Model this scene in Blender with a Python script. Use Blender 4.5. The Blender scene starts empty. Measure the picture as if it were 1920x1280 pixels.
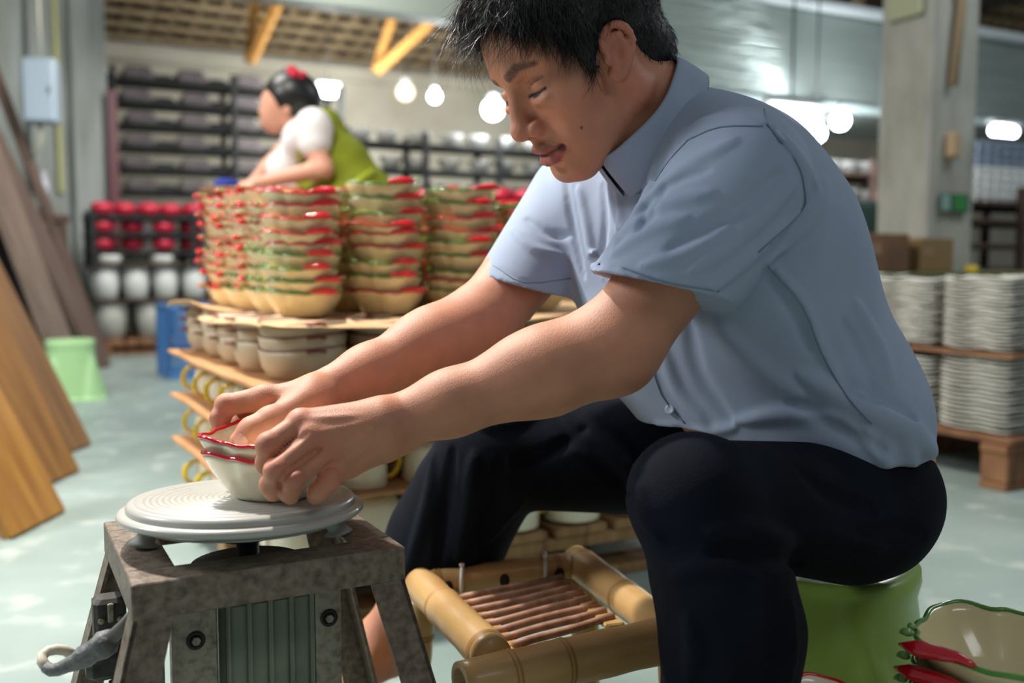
import bpy, bmesh, math, random
import numpy as np
from mathutils import Vector, Matrix
random.seed(7); np.random.seed(7)
SC = bpy.context.scene; COL = SC.collection
V = Vector; PI = math.pi
# ---------------------------------------------------------------- camera
CAMZ = 0.67; FPX = 35.0/36.0*1920; PITCH = math.atan((640-490)/FPX)
cd = bpy.data.cameras.new('camera'); cam = bpy.data.objects.new('camera', cd); COL.objects.link(cam)
cam.location = (0, 0, CAMZ); cam.rotation_euler = (PI/2-PITCH, 0, 0)
cd.lens = 35; cd.sensor_width = 36; cd.clip_start = .02
cd.dof.use_dof = True; cd.dof.focus_distance = 1.08; cd.dof.aperture_fstop = 3.1
SC.camera = cam
# ---------------------------------------------------------------- world, lights, exposure
w = bpy.data.worlds.new('world'); SC.world = w; w.use_nodes = True
bg = w.node_tree.nodes['Background']; bg.inputs[0].default_value = (.88, .95, .98, 1); bg.inputs[1].default_value = .17
SC.view_settings.view_transform = 'Standard'; SC.view_settings.look = 'None'
SC.view_settings.exposure = 0.0; SC.view_settings.gamma = 1; SC.view_settings.use_curve_mapping = False
def area(name, loc, target, power, size, col=(1, 1, 1), size_y=None):
    l = bpy.data.lights.new(name, 'AREA'); l.energy = power; l.size = size; l.color = col
    if size_y: l.shape = 'RECTANGLE'; l.size_y = size_y
    o = bpy.data.objects.new(name, l); COL.objects.link(o); o.location = loc
    o.rotation_euler = (V(target)-V(loc)).to_track_quat('-Z', 'Y').to_euler(); return o
area('work_lamp_light', (-1.05, 1.95, 2.5), (-.1, 1.15, .4), 92, .12, (1, .95, .86))
area('left_bay_light', (-2.9, 1.3, 2.3), (-.6, 2.0, .3), 70, .7, (.94, .97, 1))
area('hall_fill_light', (1.6, -.6, 2.7), (.6, 1.4, .4), 10, 1.4, (.93, .97, 1), .5)  # fill area lamp added behind the camera, not a real tube
area('far_fill_light', (-1.2, 6.0, 3.2), (-2.2, 9.5, 1.8), 150, 1.6, (1, .97, .9))  # added fill that brightens the back wall, no lamp of the hall
area('aisle_light', (-2.0, 3.6, 3.0), (-1.6, 4.2, 0), 70, 1.0, (1, .98, .93))
area('roof_wash_light', (-1.0, 8.6, 1.9), (-1.6, 11.5, 2.6), 90, 1.0, (1, .98, .93))  # added wash that lifts the wall and roof underside, no real fitting
area('right_bay_light', (3.2, 3.3, 3.6), (2.4, 4.6, 1.2), 40, 1.2, (.88, .95, 1))
# ---------------------------------------------------------------- helpers
CP, SP = math.cos(PITCH), math.sin(PITCH)
def ray(px, py):
    x = (px-960)/FPX; y = (640-py)/FPX
    return V((x, CP+y*SP, -SP+y*CP))
def P(px, py, Y):
    r = ray(px, py); return V((0, 0, CAMZ))+r*(Y/r.y)
def PZ(px, py, z):
    r = ray(px, py); return V((0, 0, CAMZ))+r*((z-CAMZ)/r.z)
def tag(o, label=None, cat=None, group=None, kind=None):
    if label: o['label'] = label
    if cat: o['category'] = cat
    if group: o['group'] = group
    if kind: o['kind'] = kind
    return o
def smooth_line(pts, n=6):
    """Catmull-Rom through 2-D or 3-D points"""
    p = [np.array(q, float) for q in pts]; p = [2*p[0]-p[1]]+p+[2*p[-1]-p[-2]]; out = []
    for i in range(1, len(p)-2):
        for k in range(n):
            t = k/n; out.append(.5*((2*p[i])+(-p[i-1]+p[i+1])*t+(2*p[i-1]-5*p[i]+4*p[i+1]-p[i+2])*t*t+(-p[i-1]+3*p[i]-3*p[i+1]+p[i+2])*t**3))
    out.append(p[-2]); return out
def empty(name, loc, label, cat, rz=0, group=None):
    o = bpy.data.objects.new(name, None); COL.objects.link(o); o.location = loc; o.rotation_euler = (0, 0, rz)
    o.empty_display_size = .05
    return tag(o, label, cat, group)
def link(name, me, mats, parent=None, loc=None, rot=None):
    o = bpy.data.objects.new(name, me); COL.objects.link(o)
    if mats is not None and len(me.materials) == 0:
        for m in (mats if isinstance(mats, (list, tuple)) else [mats]): me.materials.append(m)
    if loc is not None: o.location = loc
    if rot is not None: o.rotation_euler = rot
    if parent is not None: o.parent = parent
    return o
def local(o):
    """re-express a mesh built in world space under its parent placed at a base point"""
    p = o.parent; o.matrix_parent_inverse = Matrix.LocRotScale(p.location, p.rotation_euler, None).inverted(); return o
def mesh_np(name, vs, quads, smooth=True, tris=None):
    me = bpy.data.meshes.new(name); vs = np.asarray(vs, np.float32); n = len(quads)
    me.vertices.add(len(vs)); me.vertices.foreach_set('co', vs.ravel())
    q = np.asarray(quads, np.int32); k = q.shape[1]
    me.loops.add(n*k); me.loops.foreach_set('vertex_index', q.ravel())
    me.polygons.add(n); me.polygons.foreach_set('loop_start', np.arange(0, n*k, k, dtype=np.int32))
    if smooth: me.polygons.foreach_set('use_smooth', np.ones(n, bool))
    me.update(); me.validate(); return me
class MB:
    """collects shapes and becomes one mesh"""
    def __init__(s): s.v = []; s.f = []; s.sm = []; s.mi = []; s.m = 0
    def add(s, vs, fs, smooth=False):
        b = len(s.v); s.v += [tuple(v) for v in vs]
        for f in fs: s.f.append([b+i for i in f]); s.sm.append(smooth); s.mi.append(s.m)
        return s
    def box(s, c, d, rot=None, bev=0.0):
        c = V(c); x, y, z = [k/2 for k in d]
        R = rot if rot is not None else Matrix.Identity(3)
        if not isinstance(R, Matrix): R = Matrix.Rotation(R, 3, 'Z')
        if bev <= 0:
            pts = [(a, b, e) for e in (-z, z) for a, b in ((-x, -y), (x, -y), (x, y), (-x, y))]
            return s.add([c+R@V(p) for p in pts], [(3, 2, 1, 0), (4, 5, 6, 7), (0, 1, 5, 4), (1, 2, 6, 5), (2, 3, 7, 6), (3, 0, 4, 7)])
        b = min(bev, x*.9, y*.9, z*.9); pts = []
        for zz, ins in ((-z, b), (-z+b, 0), (z-b, 0), (z, b)):
            X = x-ins; Y = y-ins
            pts += [(-X+b, -Y, zz), (X-b, -Y, zz), (X, -Y+b, zz), (X, Y-b, zz), (X-b, Y, zz), (-X+b, Y, zz), (-X, Y-b, zz), (-X, -Y+b, zz)]
        fs = [tuple(range(7, -1, -1)), tuple(range(24, 32))]
        for k in range(3):
            for i in range(8): j = (i+1) % 8; fs.append((k*8+i, k*8+j, k*8+8+j, k*8+8+i))
        return s.add([c+R@V(p) for p in pts], fs)
    def tube(s, pts, r, n=10, caps=True, smooth=True, closed=False):
        pts = [V(p) for p in pts]; N = len(pts); rs = r if isinstance(r, (list, tuple)) else [r]*N
        vs = []; up = None
        for i, p in enumerate(pts):
            if closed: t = (pts[(i+1) % N]-pts[i-1])
            else: t = pts[min(i+1, N-1)]-pts[max(i-1, 0)]
            t.normalize()
            if up is None: up = V((0, 0, 1)) if abs(t.z) < .9 else V((1, 0, 0))
            a = t.cross(up).normalized(); b = a.cross(t).normalized(); up = b
            for k in range(n):
                q = 2*PI*k/n; vs.append(p+(a*math.cos(q)+b*math.sin(q))*rs[i])
        fs = []
        for i in range(N if closed else N-1):
            i2 = (i+1) % N
            for k in range(n): fs.append((i*n+k, i*n+(k+1) % n, i2*n+(k+1) % n, i2*n+k))
        if caps and not closed: fs.append(tuple(range(n-1, -1, -1))); fs.append(tuple((N-1)*n+k for k in range(n)))
        return s.add(vs, fs, smooth)
    def lathe(s, prof, n=32, c=(0, 0, 0), smooth=True, shape=None):
        """prof: (r,z) list; closed at the ends when r == 0"""
        c = V(c); vs = []; 
        for j, (r, z) in enumerate(prof):
            for k in range(n):
                a = 2*PI*k/n
                if shape: x, y, zz = shape(a, r, z, j)
                else: x, y, zz = r*math.cos(a), r*math.sin(a), z
                vs.append(c+V((x, y, zz)))
        fs = []
        for j in range(len(prof)-1):
            for k in range(n): fs.append((j*n+k, j*n+(k+1) % n, (j+1)*n+(k+1) % n, (j+1)*n+k))
        if prof[0][0] > 1e-5: pass
        return s.add(vs, fs, smooth)
    def prism(s, poly, z0, z1, M=None):
        """poly in xy, extruded z0..z1, optional 4x4"""
        n = len(poly); vs = [V((x, y, z0)) for x, y in poly]+[V((x, y, z1)) for x, y in poly]
        if M is not None: vs = [M@v for v in vs]
        return s.add(vs, [tuple(range(n-1, -1, -1)), tuple(range(n, 2*n))]+[(i, (i+1) % n, n+(i+1) % n, n+i) for i in range(n)])
    def mesh(s, name='m'):
        me = bpy.data.meshes.new(name); me.from_pydata(s.v, [], s.f)
        me.polygons.foreach_set('use_smooth', s.sm)
        if any(s.mi): me.polygons.foreach_set('material_index', s.mi)
        me.update(); return me
    def obj(s, name, mats, parent=None, loc=None, rot=None):
        return link(name, s.mesh(name), mats, parent, loc, rot)
def copy_tree(o, parent=None):
    c = o.copy(); COL.objects.link(c)
    if parent is not None: c.parent = parent
    for ch in o.children: copy_tree(ch, c)
    return c
# ---------------------------------------------------------------- materials
def srgb(r, g, b):
    f = lambda c: (c/255/12.92) if c/255 <= .04045 else ((c/255+.055)/1.055)**2.4
    return (f(r), f(g), f(b), 1)
def mat(name, col, rough=.6, metal=0, col2=None, scale=20, bump=0, bscale=60, stretch=None, sss=0, coat=0, spec=None, contrast=(.35, .65), attr=None, trans=0, detail=4):
    m = bpy.data.materials.new(name); m.use_nodes = True; nt = m.node_tree; b = nt.nodes['Principled BSDF']
    N = nt.nodes.new; L = nt.links.new
    b.inputs['Roughness'].default_value = rough; b.inputs['Metallic'].default_value = metal
    if coat: b.inputs['Coat Weight'].default_value = coat; b.inputs['Coat Roughness'].default_value = .08
    if spec is not None: b.inputs['Specular IOR Level'].default_value = spec
    if trans: b.inputs['Transmission Weight'].default_value = trans
    if sss:
        b.inputs['Subsurface Weight'].default_value = sss; b.inputs['Subsurface Radius'].default_value = (1, .35, .2); b.inputs['Subsurface Scale'].default_value = .006
    tc = N('ShaderNodeTexCoord'); mp = N('ShaderNodeMapping'); L(tc.outputs['Object'], mp.inputs[0])
    if stretch: mp.inputs['Scale'].default_value = stretch
    last = None
    c1 = col if len(col) == 4 else srgb(*col)
    if attr:
        a = N('ShaderNodeAttribute'); a.attribute_name = attr; last = a.outputs['Color']
        n = N('ShaderNodeTexNoise'); n.inputs['Scale'].default_value = scale; n.inputs['Detail'].default_value = detail; L(mp.outputs[0], n.inputs[0])
        mr = N('ShaderNodeMapRange'); mr.inputs[1].default_value = .3; mr.inputs[2].default_value = .7; mr.inputs[3].default_value = .88; mr.inputs[4].default_value = 1.1; L(n.outputs[0], mr.inputs[0])
        mx = N('ShaderNodeVectorMath'); mx.operation = 'SCALE'; L(last, mx.inputs[0]); L(mr.outputs[0], mx.inputs['Scale']); L(mx.outputs[0], b.inputs['Base Color'])
    elif col2:
        c2 = col2 if len(col2) == 4 else srgb(*col2)
        n = N('ShaderNodeTexNoise'); n.inputs['Scale'].default_value = scale; n.inputs['Detail'].default_value = detail; L(mp.outputs[0], n.inputs[0])
        r = N('ShaderNodeValToRGB'); r.color_ramp.elements[0].position = contrast[0]; r.color_ramp.elements[1].position = contrast[1]
        r.color_ramp.elements[0].color = c1; r.color_ramp.elements[1].color = c2
        L(n.outputs[0], r.inputs[0]); L(r.outputs[0], b.inputs['Base Color'])
    else: b.inputs['Base Color'].default_value = c1
    if bump:
        n2 = N('ShaderNodeTexNoise'); n2.inputs['Scale'].default_value = bscale; n2.inputs['Detail'].default_value = 3; L(mp.outputs[0], n2.inputs[0])
        bp = N('ShaderNodeBump'); bp.inputs['Strength'].default_value = bump; bp.inputs['Distance'].default_value = .002
        L(n2.outputs[0], bp.inputs['Height']); L(bp.outputs[0], b.inputs['Normal'])
    return m
def emis(name, col, strength):
    m = bpy.data.materials.new(name); m.use_nodes = True; nt = m.node_tree
    b = nt.nodes['Principled BSDF']; b.inputs['Base Color'].default_value = (.8, .8, .8, 1)
    b.inputs['Emission Color'].default_value = srgb(*col); b.inputs['Emission Strength'].default_value = strength; return m
# ---------------------------------------------------------------- implicit surfaces
def smin(a, b, k):
    if k <= 1e-6: return np.minimum(a, b)
    h = np.clip(.5+.5*(b-a)/k, 0, 1); return b*(1-h)+a*h-k*h*(1-h)
def smax(a, b, k): return -smin(-a, -b, k)
class SDF:
    def __init__(s): s.p = []
    def _add(s, fn, c, r, op, k): s.p.append((fn, np.array(c, float), r, op, k)); return s
    def cap(s, a, b, ra, rb=None, k=.01, op='u'):
        rb = ra if rb is None else rb
        a = np.array(a, float); b = np.array(b, float); ab = b-a; L2 = max(ab@ab, 1e-12)
        def fn(p):
            pa = p-a; t = np.clip((pa@ab)/L2, 0, 1); q = pa-t[:, None]*ab
            return np.sqrt((q*q).sum(1))-(ra+(rb-ra)*t)
        return s._add(fn, (a+b)/2, math.sqrt(L2)/2+max(ra, rb), op, k)
    def chain(s, pts, rs, k=.008, op='u'):
        for i in range(len(pts)-1): s.cap(pts[i], pts[i+1], rs[i], rs[i+1], k, op)
        return s
    def ell(s, c, r, R=None, k=.01, op='u'):
        c = np.array(c, float); r = np.array(r, float); M = np.eye(3) if R is None else np.array(R, float)
        def fn(p):
            q = (p-c)@M; u = q/r; k0 = np.sqrt((u*u).sum(1)); w = u/r; k1 = np.sqrt((w*w).sum(1))+1e-9
            return k0*(k0-1)/k1
        return s._add(fn, c, r.max(), op, k)
    def cyl(s, a, b, r, k=.002, op='u'):
        a = np.array(a, float); b = np.array(b, float); m = (a+b)/2; L = np.linalg.norm(b-a); n = (b-a)/L
        def fn(p):
            q = p-m; t = q@n; e = q-t[:, None]*n
            return np.maximum(np.sqrt((e*e).sum(1))-r, np.abs(t)-L/2)
        return s._add(fn, m, L/2+r, op, k)
    def fun(s, f, c, r, op='i', k=.005): return s._add(f, c, r, op, k)
    def grp(s, ch, k=.01, op='u'):
        cs = np.array([q[1] for q in ch.p if q[3] == 'u']); c = cs.mean(0)
        r = max(np.linalg.norm(q[1]-c)+q[2] for q in ch.p if q[3] == 'u')
        return s._add(lambda p: ch.ev(p), c, r, op, k)
    def fan(s, chs, k=.008, k2=.0012):
        cs = np.array([q[1] for ch in chs for q in ch.p]); c = cs.mean(0)
        r = max(np.linalg.norm(q[1]-c)+q[2] for ch in chs for q in ch.p)
        return s._add(chs, c, r, 'fan', (k, k2))
    def bump(s, pts, w, amp):
        pts = [np.array(p, float) for p in pts]
        def fn(p):
            m = np.full(len(p), 9.)
            for i in range(len(pts)-1):
                a = pts[i]; ab = pts[i+1]-a; L2 = max(ab@ab, 1e-12); pa = p-a; t = np.clip((pa@ab)/L2, 0, 1); q = pa-t[:, None]*ab
                g = (i+t)/(len(pts)-1); fade = .25+1.5*np.sqrt(np.clip(g*(1-g), 0, 1))
                m = np.minimum(m, np.sqrt((q*q).sum(1))/np.maximum(fade, .3))
            return amp*np.exp(-(m/w)**2)
        c = np.mean(pts, 0); r = max(np.linalg.norm(q-c) for q in pts)+2.5*w
        return s._add(fn, c, r, 'b', 0)
    def ev(s, p, c=None, rad=0):
        d = np.full(len(p), 1.0)
        for fn, pc, pr, op, k in s.p:
            kk = k[0] if op == 'fan' else k
            if c is not None and np.linalg.norm(pc-c)-pr > rad+kk+.004 and op != 'i': continue
            if op == 'fan':
                d0 = d; out = d
                for ch in fn: out = np.minimum(out, smin(d0, ch.ev(p, c, rad), k[0]))
                d = out; continue
            v = fn(p)
            if op == 'u': d = smin(d, v, k)
            elif op == 's': d = smax(d, -v, k)
            elif op == 'i': d = smax(d, v, k)
            elif op == 'b': d = d-v
        return d
    def hit(s, px, py, start=.6):
        """first point of the surface along a sight line"""
        r = ray(px, py).normalized(); o = V((0, 0, CAMZ)); t = start
        for _ in range(90):
            q = o+r*t; d = float(s.ev(np.array([q]))[0]); t += max(min(d*.7, .06), -.01) if abs(d) < .9 else .03
            if abs(d) < 3e-4: break
            if t > 4: return None
        return o+r*t
def polygonize(S, lo, hi, h, nb=16, skip=None):
    lo = np.array(lo, float); hi = np.array(hi, float); n = np.ceil((hi-lo)/h/nb).astype(int)
    bs = nb*h; rad = bs*math.sqrt(3)/2
    I = np.stack(np.meshgrid(*[np.arange(k) for k in n], indexing='ij'), -1).reshape(-1, 3)
    C = lo+(I+.5)*bs; dc = S.ev(C); act = I[np.abs(dc) < rad*1.5+.004]
    G = np.stack(np.meshgrid(*[np.arange(-1, nb+1)]*3, indexing='ij'), -1).reshape(-1, 3)
    dim = n*nb+4; key = lambda c: ((c[..., 0]+2)*dim[1]+(c[..., 1]+2))*dim[2]+(c[..., 2]+2)
    VK = []; VP = []; Q = []
    m = nb+2
    for b in act:
        base = b*nb; ctr = lo+(b+.5)*bs
        if skip is not None and skip(ctr): continue
        d = S.ev(lo+(G+base)*h, ctr, rad+h*2).reshape(m, m, m); sg = d < 0
        if sg.all() or not sg.any(): continue
        # cells -1..nb-1 -> index 0..nb ; own cells 0..nb-1 -> 1..nb
        cs = [d[1+i:nb+1+i, 1+j:nb+1+j, 1+l:nb+1+l] for i in (0, 1) for j in (0, 1) for l in (0, 1)]
        st = np.stack([c if c.shape == (nb, nb, nb) else None for c in cs], -1)
        s2 = st < 0; mix = s2.any(-1) & ~s2.all(-1); ci = np.argwhere(mix); dv = st[mix]
        off = np.array([(i, j, l) for i in (0, 1) for j in (0, 1) for l in (0, 1)], float)
        acc = np.zeros((len(ci), 3)); cnt = np.zeros(len(ci))
        for a in range(8):
            for e in range(a+1, 8):
                if np.abs(off[a]-off[e]).sum() != 1: continue
                x = (dv[:, a] < 0) != (dv[:, e] < 0)
                t = np.where(x, dv[:, a]/(dv[:, a]-dv[:, e]+1e-12), 0)[:, None]
                acc += np.where(x[:, None], off[a]+t*(off[e]-off[a]), 0); cnt += x
        VP.append(lo+(ci+base+acc/np.maximum(cnt, 1)[:, None])*h); VK.append(key(ci+base))
        A = sg[1:-1, 1:-1, 1:-1]
        for ax, nx in enumerate((sg[2:, 1:-1, 1:-1], sg[1:-1, 2:, 1:-1], sg[1:-1, 1:-1, 2:])):
            pt = np.argwhere(A != nx)
            if not len(pt): continue
            ins = A[tuple(pt.T)]; g = pt+base; u = np.zeros(3, int); v = np.zeros(3, int); u[(ax+1) % 3] = 1; v[(ax+2) % 3] = 1
            q = np.stack([key(g), key(g-u), key(g-u-v), key(g-v)], -1)
            q[~ins] = q[~ins][:, ::-1]; Q.append(q)
    VK = np.concatenate(VK); VP = np.concatenate(VP); Q = np.concatenate(Q)
    o = np.argsort(VK); VK = VK[o]; VP = VP[o]
    ix = np.searchsorted(VK, Q); ix = np.minimum(ix, len(VK)-1); ok = (VK[ix] == Q).all(1)
    return VP, ix[ok]
def relax(v, q, it=2, lam=.5):
    e = np.concatenate([q[:, [0, 1]], q[:, [1, 2]], q[:, [2, 3]], q[:, [3, 0]]])
    for _ in range(it):
        for l in (lam, -lam*.9):
            s = np.zeros_like(v); c = np.zeros(len(v))
            np.add.at(s, e[:, 0], v[e[:, 1]]); np.add.at(c, e[:, 0], 1); np.add.at(s, e[:, 1], v[e[:, 0]]); np.add.at(c, e[:, 1], 1)
            c = np.maximum(c, 1); v = v+l*(s/c[:, None]-v)
    return v
def set_tint(me, col):
    a = me.color_attributes.new('tint', 'FLOAT_COLOR', 'POINT'); c = np.ones((len(me.vertices), 4), np.float32); c[:, :3] = col
    a.data.foreach_set('color', c.ravel())
# ================================================================ the hall
RZ = math.atan2(1017, FPX)            # the hall is turned against the lens axis
RU = V((math.cos(RZ), math.sin(RZ), 0)); RV = V((-math.sin(RZ), math.cos(RZ), 0)); RM = Matrix.Rotation(RZ, 3, 'Z')
def RW(o, u, v, z=0.0): q = V(o)+RU*u+RV*v; return V((q.x, q.y, z))
def floor_mat():
    m = mat('painted_concrete', (120, 137, 133), rough=.42, col2=(160, 177, 172), scale=1.3, bump=.06, bscale=35, contrast=(.3, .68), detail=8)
    nt = m.node_tree; N = nt.nodes.new; L = nt.links.new; b = nt.nodes['Principled BSDF']
    src = b.inputs['Base Color'].links[0].from_socket
    n = N('ShaderNodeTexNoise'); n.inputs['Scale'].default_value = 9; n.inputs['Detail'].default_value = 9; tc = nt.nodes['Texture Coordinate']; L(tc.outputs['Object'], n.inputs[0])
    r = N('ShaderNodeValToRGB'); r.color_ramp.elements[0].position = .56; r.color_ramp.elements[1].position = .72; L(n.outputs[0], r.inputs[0])
    mx = N('ShaderNodeMix'); mx.data_type = 'RGBA'; L(r.outputs[0], mx.inputs[0]); L(src, mx.inputs[6]); mx.inputs[7].default_value = srgb(184, 192, 184); L(mx.outputs[2], b.inputs['Base Color'])
    rr = N('ShaderNodeMapRange'); rr.inputs[3].default_value = .28; rr.inputs[4].default_value = .6; L(n.outputs[0], rr.inputs[0]); L(rr.outputs[0], b.inputs['Roughness'])
    return m
b = MB(); b.box((0, 8, -.05), (26, 24, .1)); tag(b.obj('floor', floor_mat()), kind='structure')
M_plaster = mat('plaster', (214, 210, 194), rough=.9, col2=(186, 180, 164), scale=1.8, contrast=(.3, .75), detail=7)
M_grey_wall = mat('grey_wall', (158, 166, 164), rough=.8, col2=(120, 124, 118), scale=2.2, contrast=(.35, .75), detail=7, stretch=(3, 3, .5))
M_steel_panel = mat('enamel_steel', (146, 158, 152), rough=.26, metal=.4)
def add_wave(m, sc=(.25, .25, 30), strength=.8, dist=.02):
    nt = m.node_tree; N = nt.nodes.new; L = nt.links.new
    tc = N('ShaderNodeTexCoord'); mp = N('ShaderNodeMapping'); mp.inputs['Scale'].default_value = sc; L(tc.outputs['Object'], mp.inputs[0])
    n = N('ShaderNodeTexNoise'); n.inputs['Scale'].default_value = 3; L(mp.outputs[0], n.inputs[0])
    bp = N('ShaderNodeBump'); bp.inputs['Strength'].default_value = strength; bp.inputs['Distance'].default_value = dist; L(n.outputs[0], bp.inputs['Height']); L(bp.outputs[0], nt.nodes['Principled BSDF'].inputs['Normal'])
add_wave(M_steel_panel)
M_timber_y = mat('yellow_timber', (184, 136, 66), rough=.6, col2=(150, 104, 48), scale=6, stretch=(1, 1, 8))
M_tile_dark = mat('roof_tile_clay', (76, 60, 50), rough=.9, col2=(50, 40, 34), scale=8)
M_batten = mat('roof_batten', (168, 150, 118), rough=.85, col2=(124, 104, 80), scale=7)
M_conc = mat('column_concrete', (176, 176, 166), rough=.85, col2=(136, 134, 124), scale=3.5, contrast=(.3, .8), detail=8, stretch=(2, 2, .7))
# back wall and roof
BW = P(450, 100, 11.0); BW0 = V((BW.x, BW.y, 0))
b = MB(); b.box(RW(BW0, 5, .1, BW.z/2), (22, .2, BW.z), RM); tag(b.obj('wall_back', M_plaster), kind='structure')
b = MB(); b.box(RW(BW0, 5, -.05, BW.z-.12), (22, .1, .16), RM, .02); tag(b.obj('trim_1', M_plaster), kind='structure')
roof = empty('ceiling', RW(BW0, 5, 0, BW.z), None, None, RZ); roof['kind'] = 'structure'
slope = .26
def roofpt(u, v, dz=0): return V((u, -v, v*slope+dz))
b = MB(); vs = [roofpt(-14, -.2, .1), roofpt(12, -.2, .1), roofpt(12, 3.4, .1), roofpt(-14, 3.4, .1), roofpt(-14, -.2, .2), roofpt(12, -.2, .2), roofpt(12, 3.4, .2), roofpt(-14, 3.4, .2)]
b.add(vs, [(0, 1, 2, 3), (7, 6, 5, 4), (0, 4, 5, 1), (1, 5, 6, 2), (2, 6, 7, 3), (3, 7, 4, 0)]); b.obj('tile_underside', M_tile_dark, roof)
mb_me = None
for i in range(13):
    v = .12+i*.25
    if mb_me is None:
        b = MB(); b.box((0, 0, 0), (22, .075, .05), None, .008); mb_me = b.mesh('batten')
    link('batten', mb_me, M_batten, roof, roofpt(-1, v, .0), (-math.atan(slope), 0, 0))
mb_me = None
for i in range(64):
    if mb_me is None: b = MB(); b.box((0, 0, 0), (.055, 3.5, .05)); mb_me = b.mesh('rafter')
    link('rafter', mb_me, M_tile_dark if i % 4 else M_batten, roof, roofpt(-8.2+i*.22, 1.65, .055), (-math.atan(slope), 0, 0))
# yellow roof braces
def brace(px0, py0, px1, py1, Y, wd, label, k):
    a = P(px0, py0, Y); c = P(px1, py1, Y); t = (c-a); R = t.to_track_quat('Z', 'Y').to_matrix()
    m = MB(); m.box((0, 0, t.length/2), (wd, .08, t.length), None, .008)
    o = m.obj('trim_%d' % k, M_timber_y, None, a, R.to_euler()); tag(o, kind='structure')
brace(468, 118, 482, -20, 9.2, .09, '', 2); brace(470, 118, 528, -10, 9.1, .1, '', 3)
brace(704, 135, 738, 30, 9.6, .1, '', 4); brace(706, 135, 815, 36, 9.5, .1, '', 5)
# light beam across the top left and steel hood across the right
pa = P(700, 22, 7.6); b = MB(); b.box(RW((pa.x, pa.y, 0), 0.4, 0, pa.z+.29), (4.2, .18, .62), RM, .02); tag(b.obj('trim_6', mat('beam_paint', (112, 120, 114), rough=.6)), kind='structure')
hb = P(1500, 200, 6.0); HOODZ0 = hb.z; HOODZ1 = P(1500, 14, 6.0).z; ho = V((hb.x, hb.y, 0))
hood = empty('kiln_hood', RW(ho, 0, 0, HOODZ0), 'large grey-green enamelled steel kiln hood hanging across the hall', 'kiln hood', RZ)
b = MB(); b.box((1.05, .5, (HOODZ1-HOODZ0)/2), (4.5, 1.0, HOODZ1-HOODZ0), None, .02); b.obj('casing', M_steel_panel, hood)
b = MB(); b.box((1.05, -.02, HOODZ1-HOODZ0+.02), (4.54, .1, .05), None, .01); b.obj('top_rail', mat('rail_paint', (196, 204, 206), rough=.4), hood)
b = MB(); b.box((1.05, -.01, .015), (4.54, .07, .05), None, .01); b.obj('bottom_rail', mat('rail_paint_2', (170, 186, 184), rough=.35), hood)
for k in range(3):
    b = MB(); b.box((-1.0+k*2.0, .5, 1.5+(HOODZ1-HOODZ0)), (.06, .06, 3.0)); b.obj('hanger', M_batten, hood)
# dark roof void over the hood
b = MB(); b.box(RW(ho, 1.5, 3.2, 3.6), (9, 4.5, .1), RM); tag(b.obj('trim_7', M_tile_dark), kind='structure')
# concrete column at the right
cc_ = P(1735, 440, 4.75); co = V((cc_.x, cc_.y, 0))
colm = empty('trim_8', co, None, None, RZ); colm['kind'] = 'structure'
b = MB(); b.box((.17, .15, 1.7), (.34, .30, 3.4), None, .012); b.obj('shaft', M_conc, colm)
b = MB(); b.tube([(.03, -.02, 2.9), (.1, -.03, 2.2), (.16, -.035, 1.9), (.12, -.03, 1.5)], .022, 8); b.obj('conduit', mat('rusty_pipe', (150, 132, 104), rough=.8), colm)
b = MB(); b.box((.14, -.03, 1.22), (.07, .05, .12), None, .01); b.obj('switch_box', mat('aged_switch', (176, 150, 118), rough=.6), colm)
b = MB(); b.box((-.02, .14, 2.1), (.03, .2, .55), None, .01); b.obj('cable_trunking', mat('yellowed_trunk', (170, 172, 140), rough=.7), colm)
sg = empty('exit_sign', RW(co, .17, -.02, .0)+V((0, 0, P(1748, 380, 4.8).z)), 'small green and grey sign low on the concrete column', 'sign', RZ)
b = MB(); b.box((0, 0, 0), (.2, .02, .09), None, .004); b.obj('plate', mat('sign_grey_green', (70, 96, 88), rough=.4), sg)
b = MB(); b.box((.03, -.012, 0), (.085, .006, .075)); b.obj('green_panel', mat('sign_green', (52, 128, 62), rough=.4), sg)
b = MB(); b.box((-.07, -.012, 0), (.045, .006, .075)); b.obj('grey_panel', mat('sign_pale', (130, 160, 150), rough=.4), sg)
# grey wall piece at the left with pilasters
lw = P(205, 300, 8.0); lo_ = V((lw.x, lw.y, 0))
b = MB(); b.box(RW(lo_, -1.5, .15, 1.6), (3.0, .3, 3.2), RM, .01); tag(b.obj('wall_left', M_grey_wall), kind='structure')
for k, (u, wd) in enumerate(((-.16, .22), (-.5, .13), (-1.0, .5))):
    b = MB(); b.box(RW(lo_, u, -.05, 1.6), (wd, .1, 3.2), RM, .015); tag(b.obj('trim_%d' % (9+k), M_grey_wall), kind='structure')
b = MB(); b.box(RW(lo_, -.36, -.02, 2.2), (.035, .05, 2.0), RM, .008); tag(b.obj('trim_12', mat('yellow_pipe', (188, 190, 132), rough=.6)), kind='structure')
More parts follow.
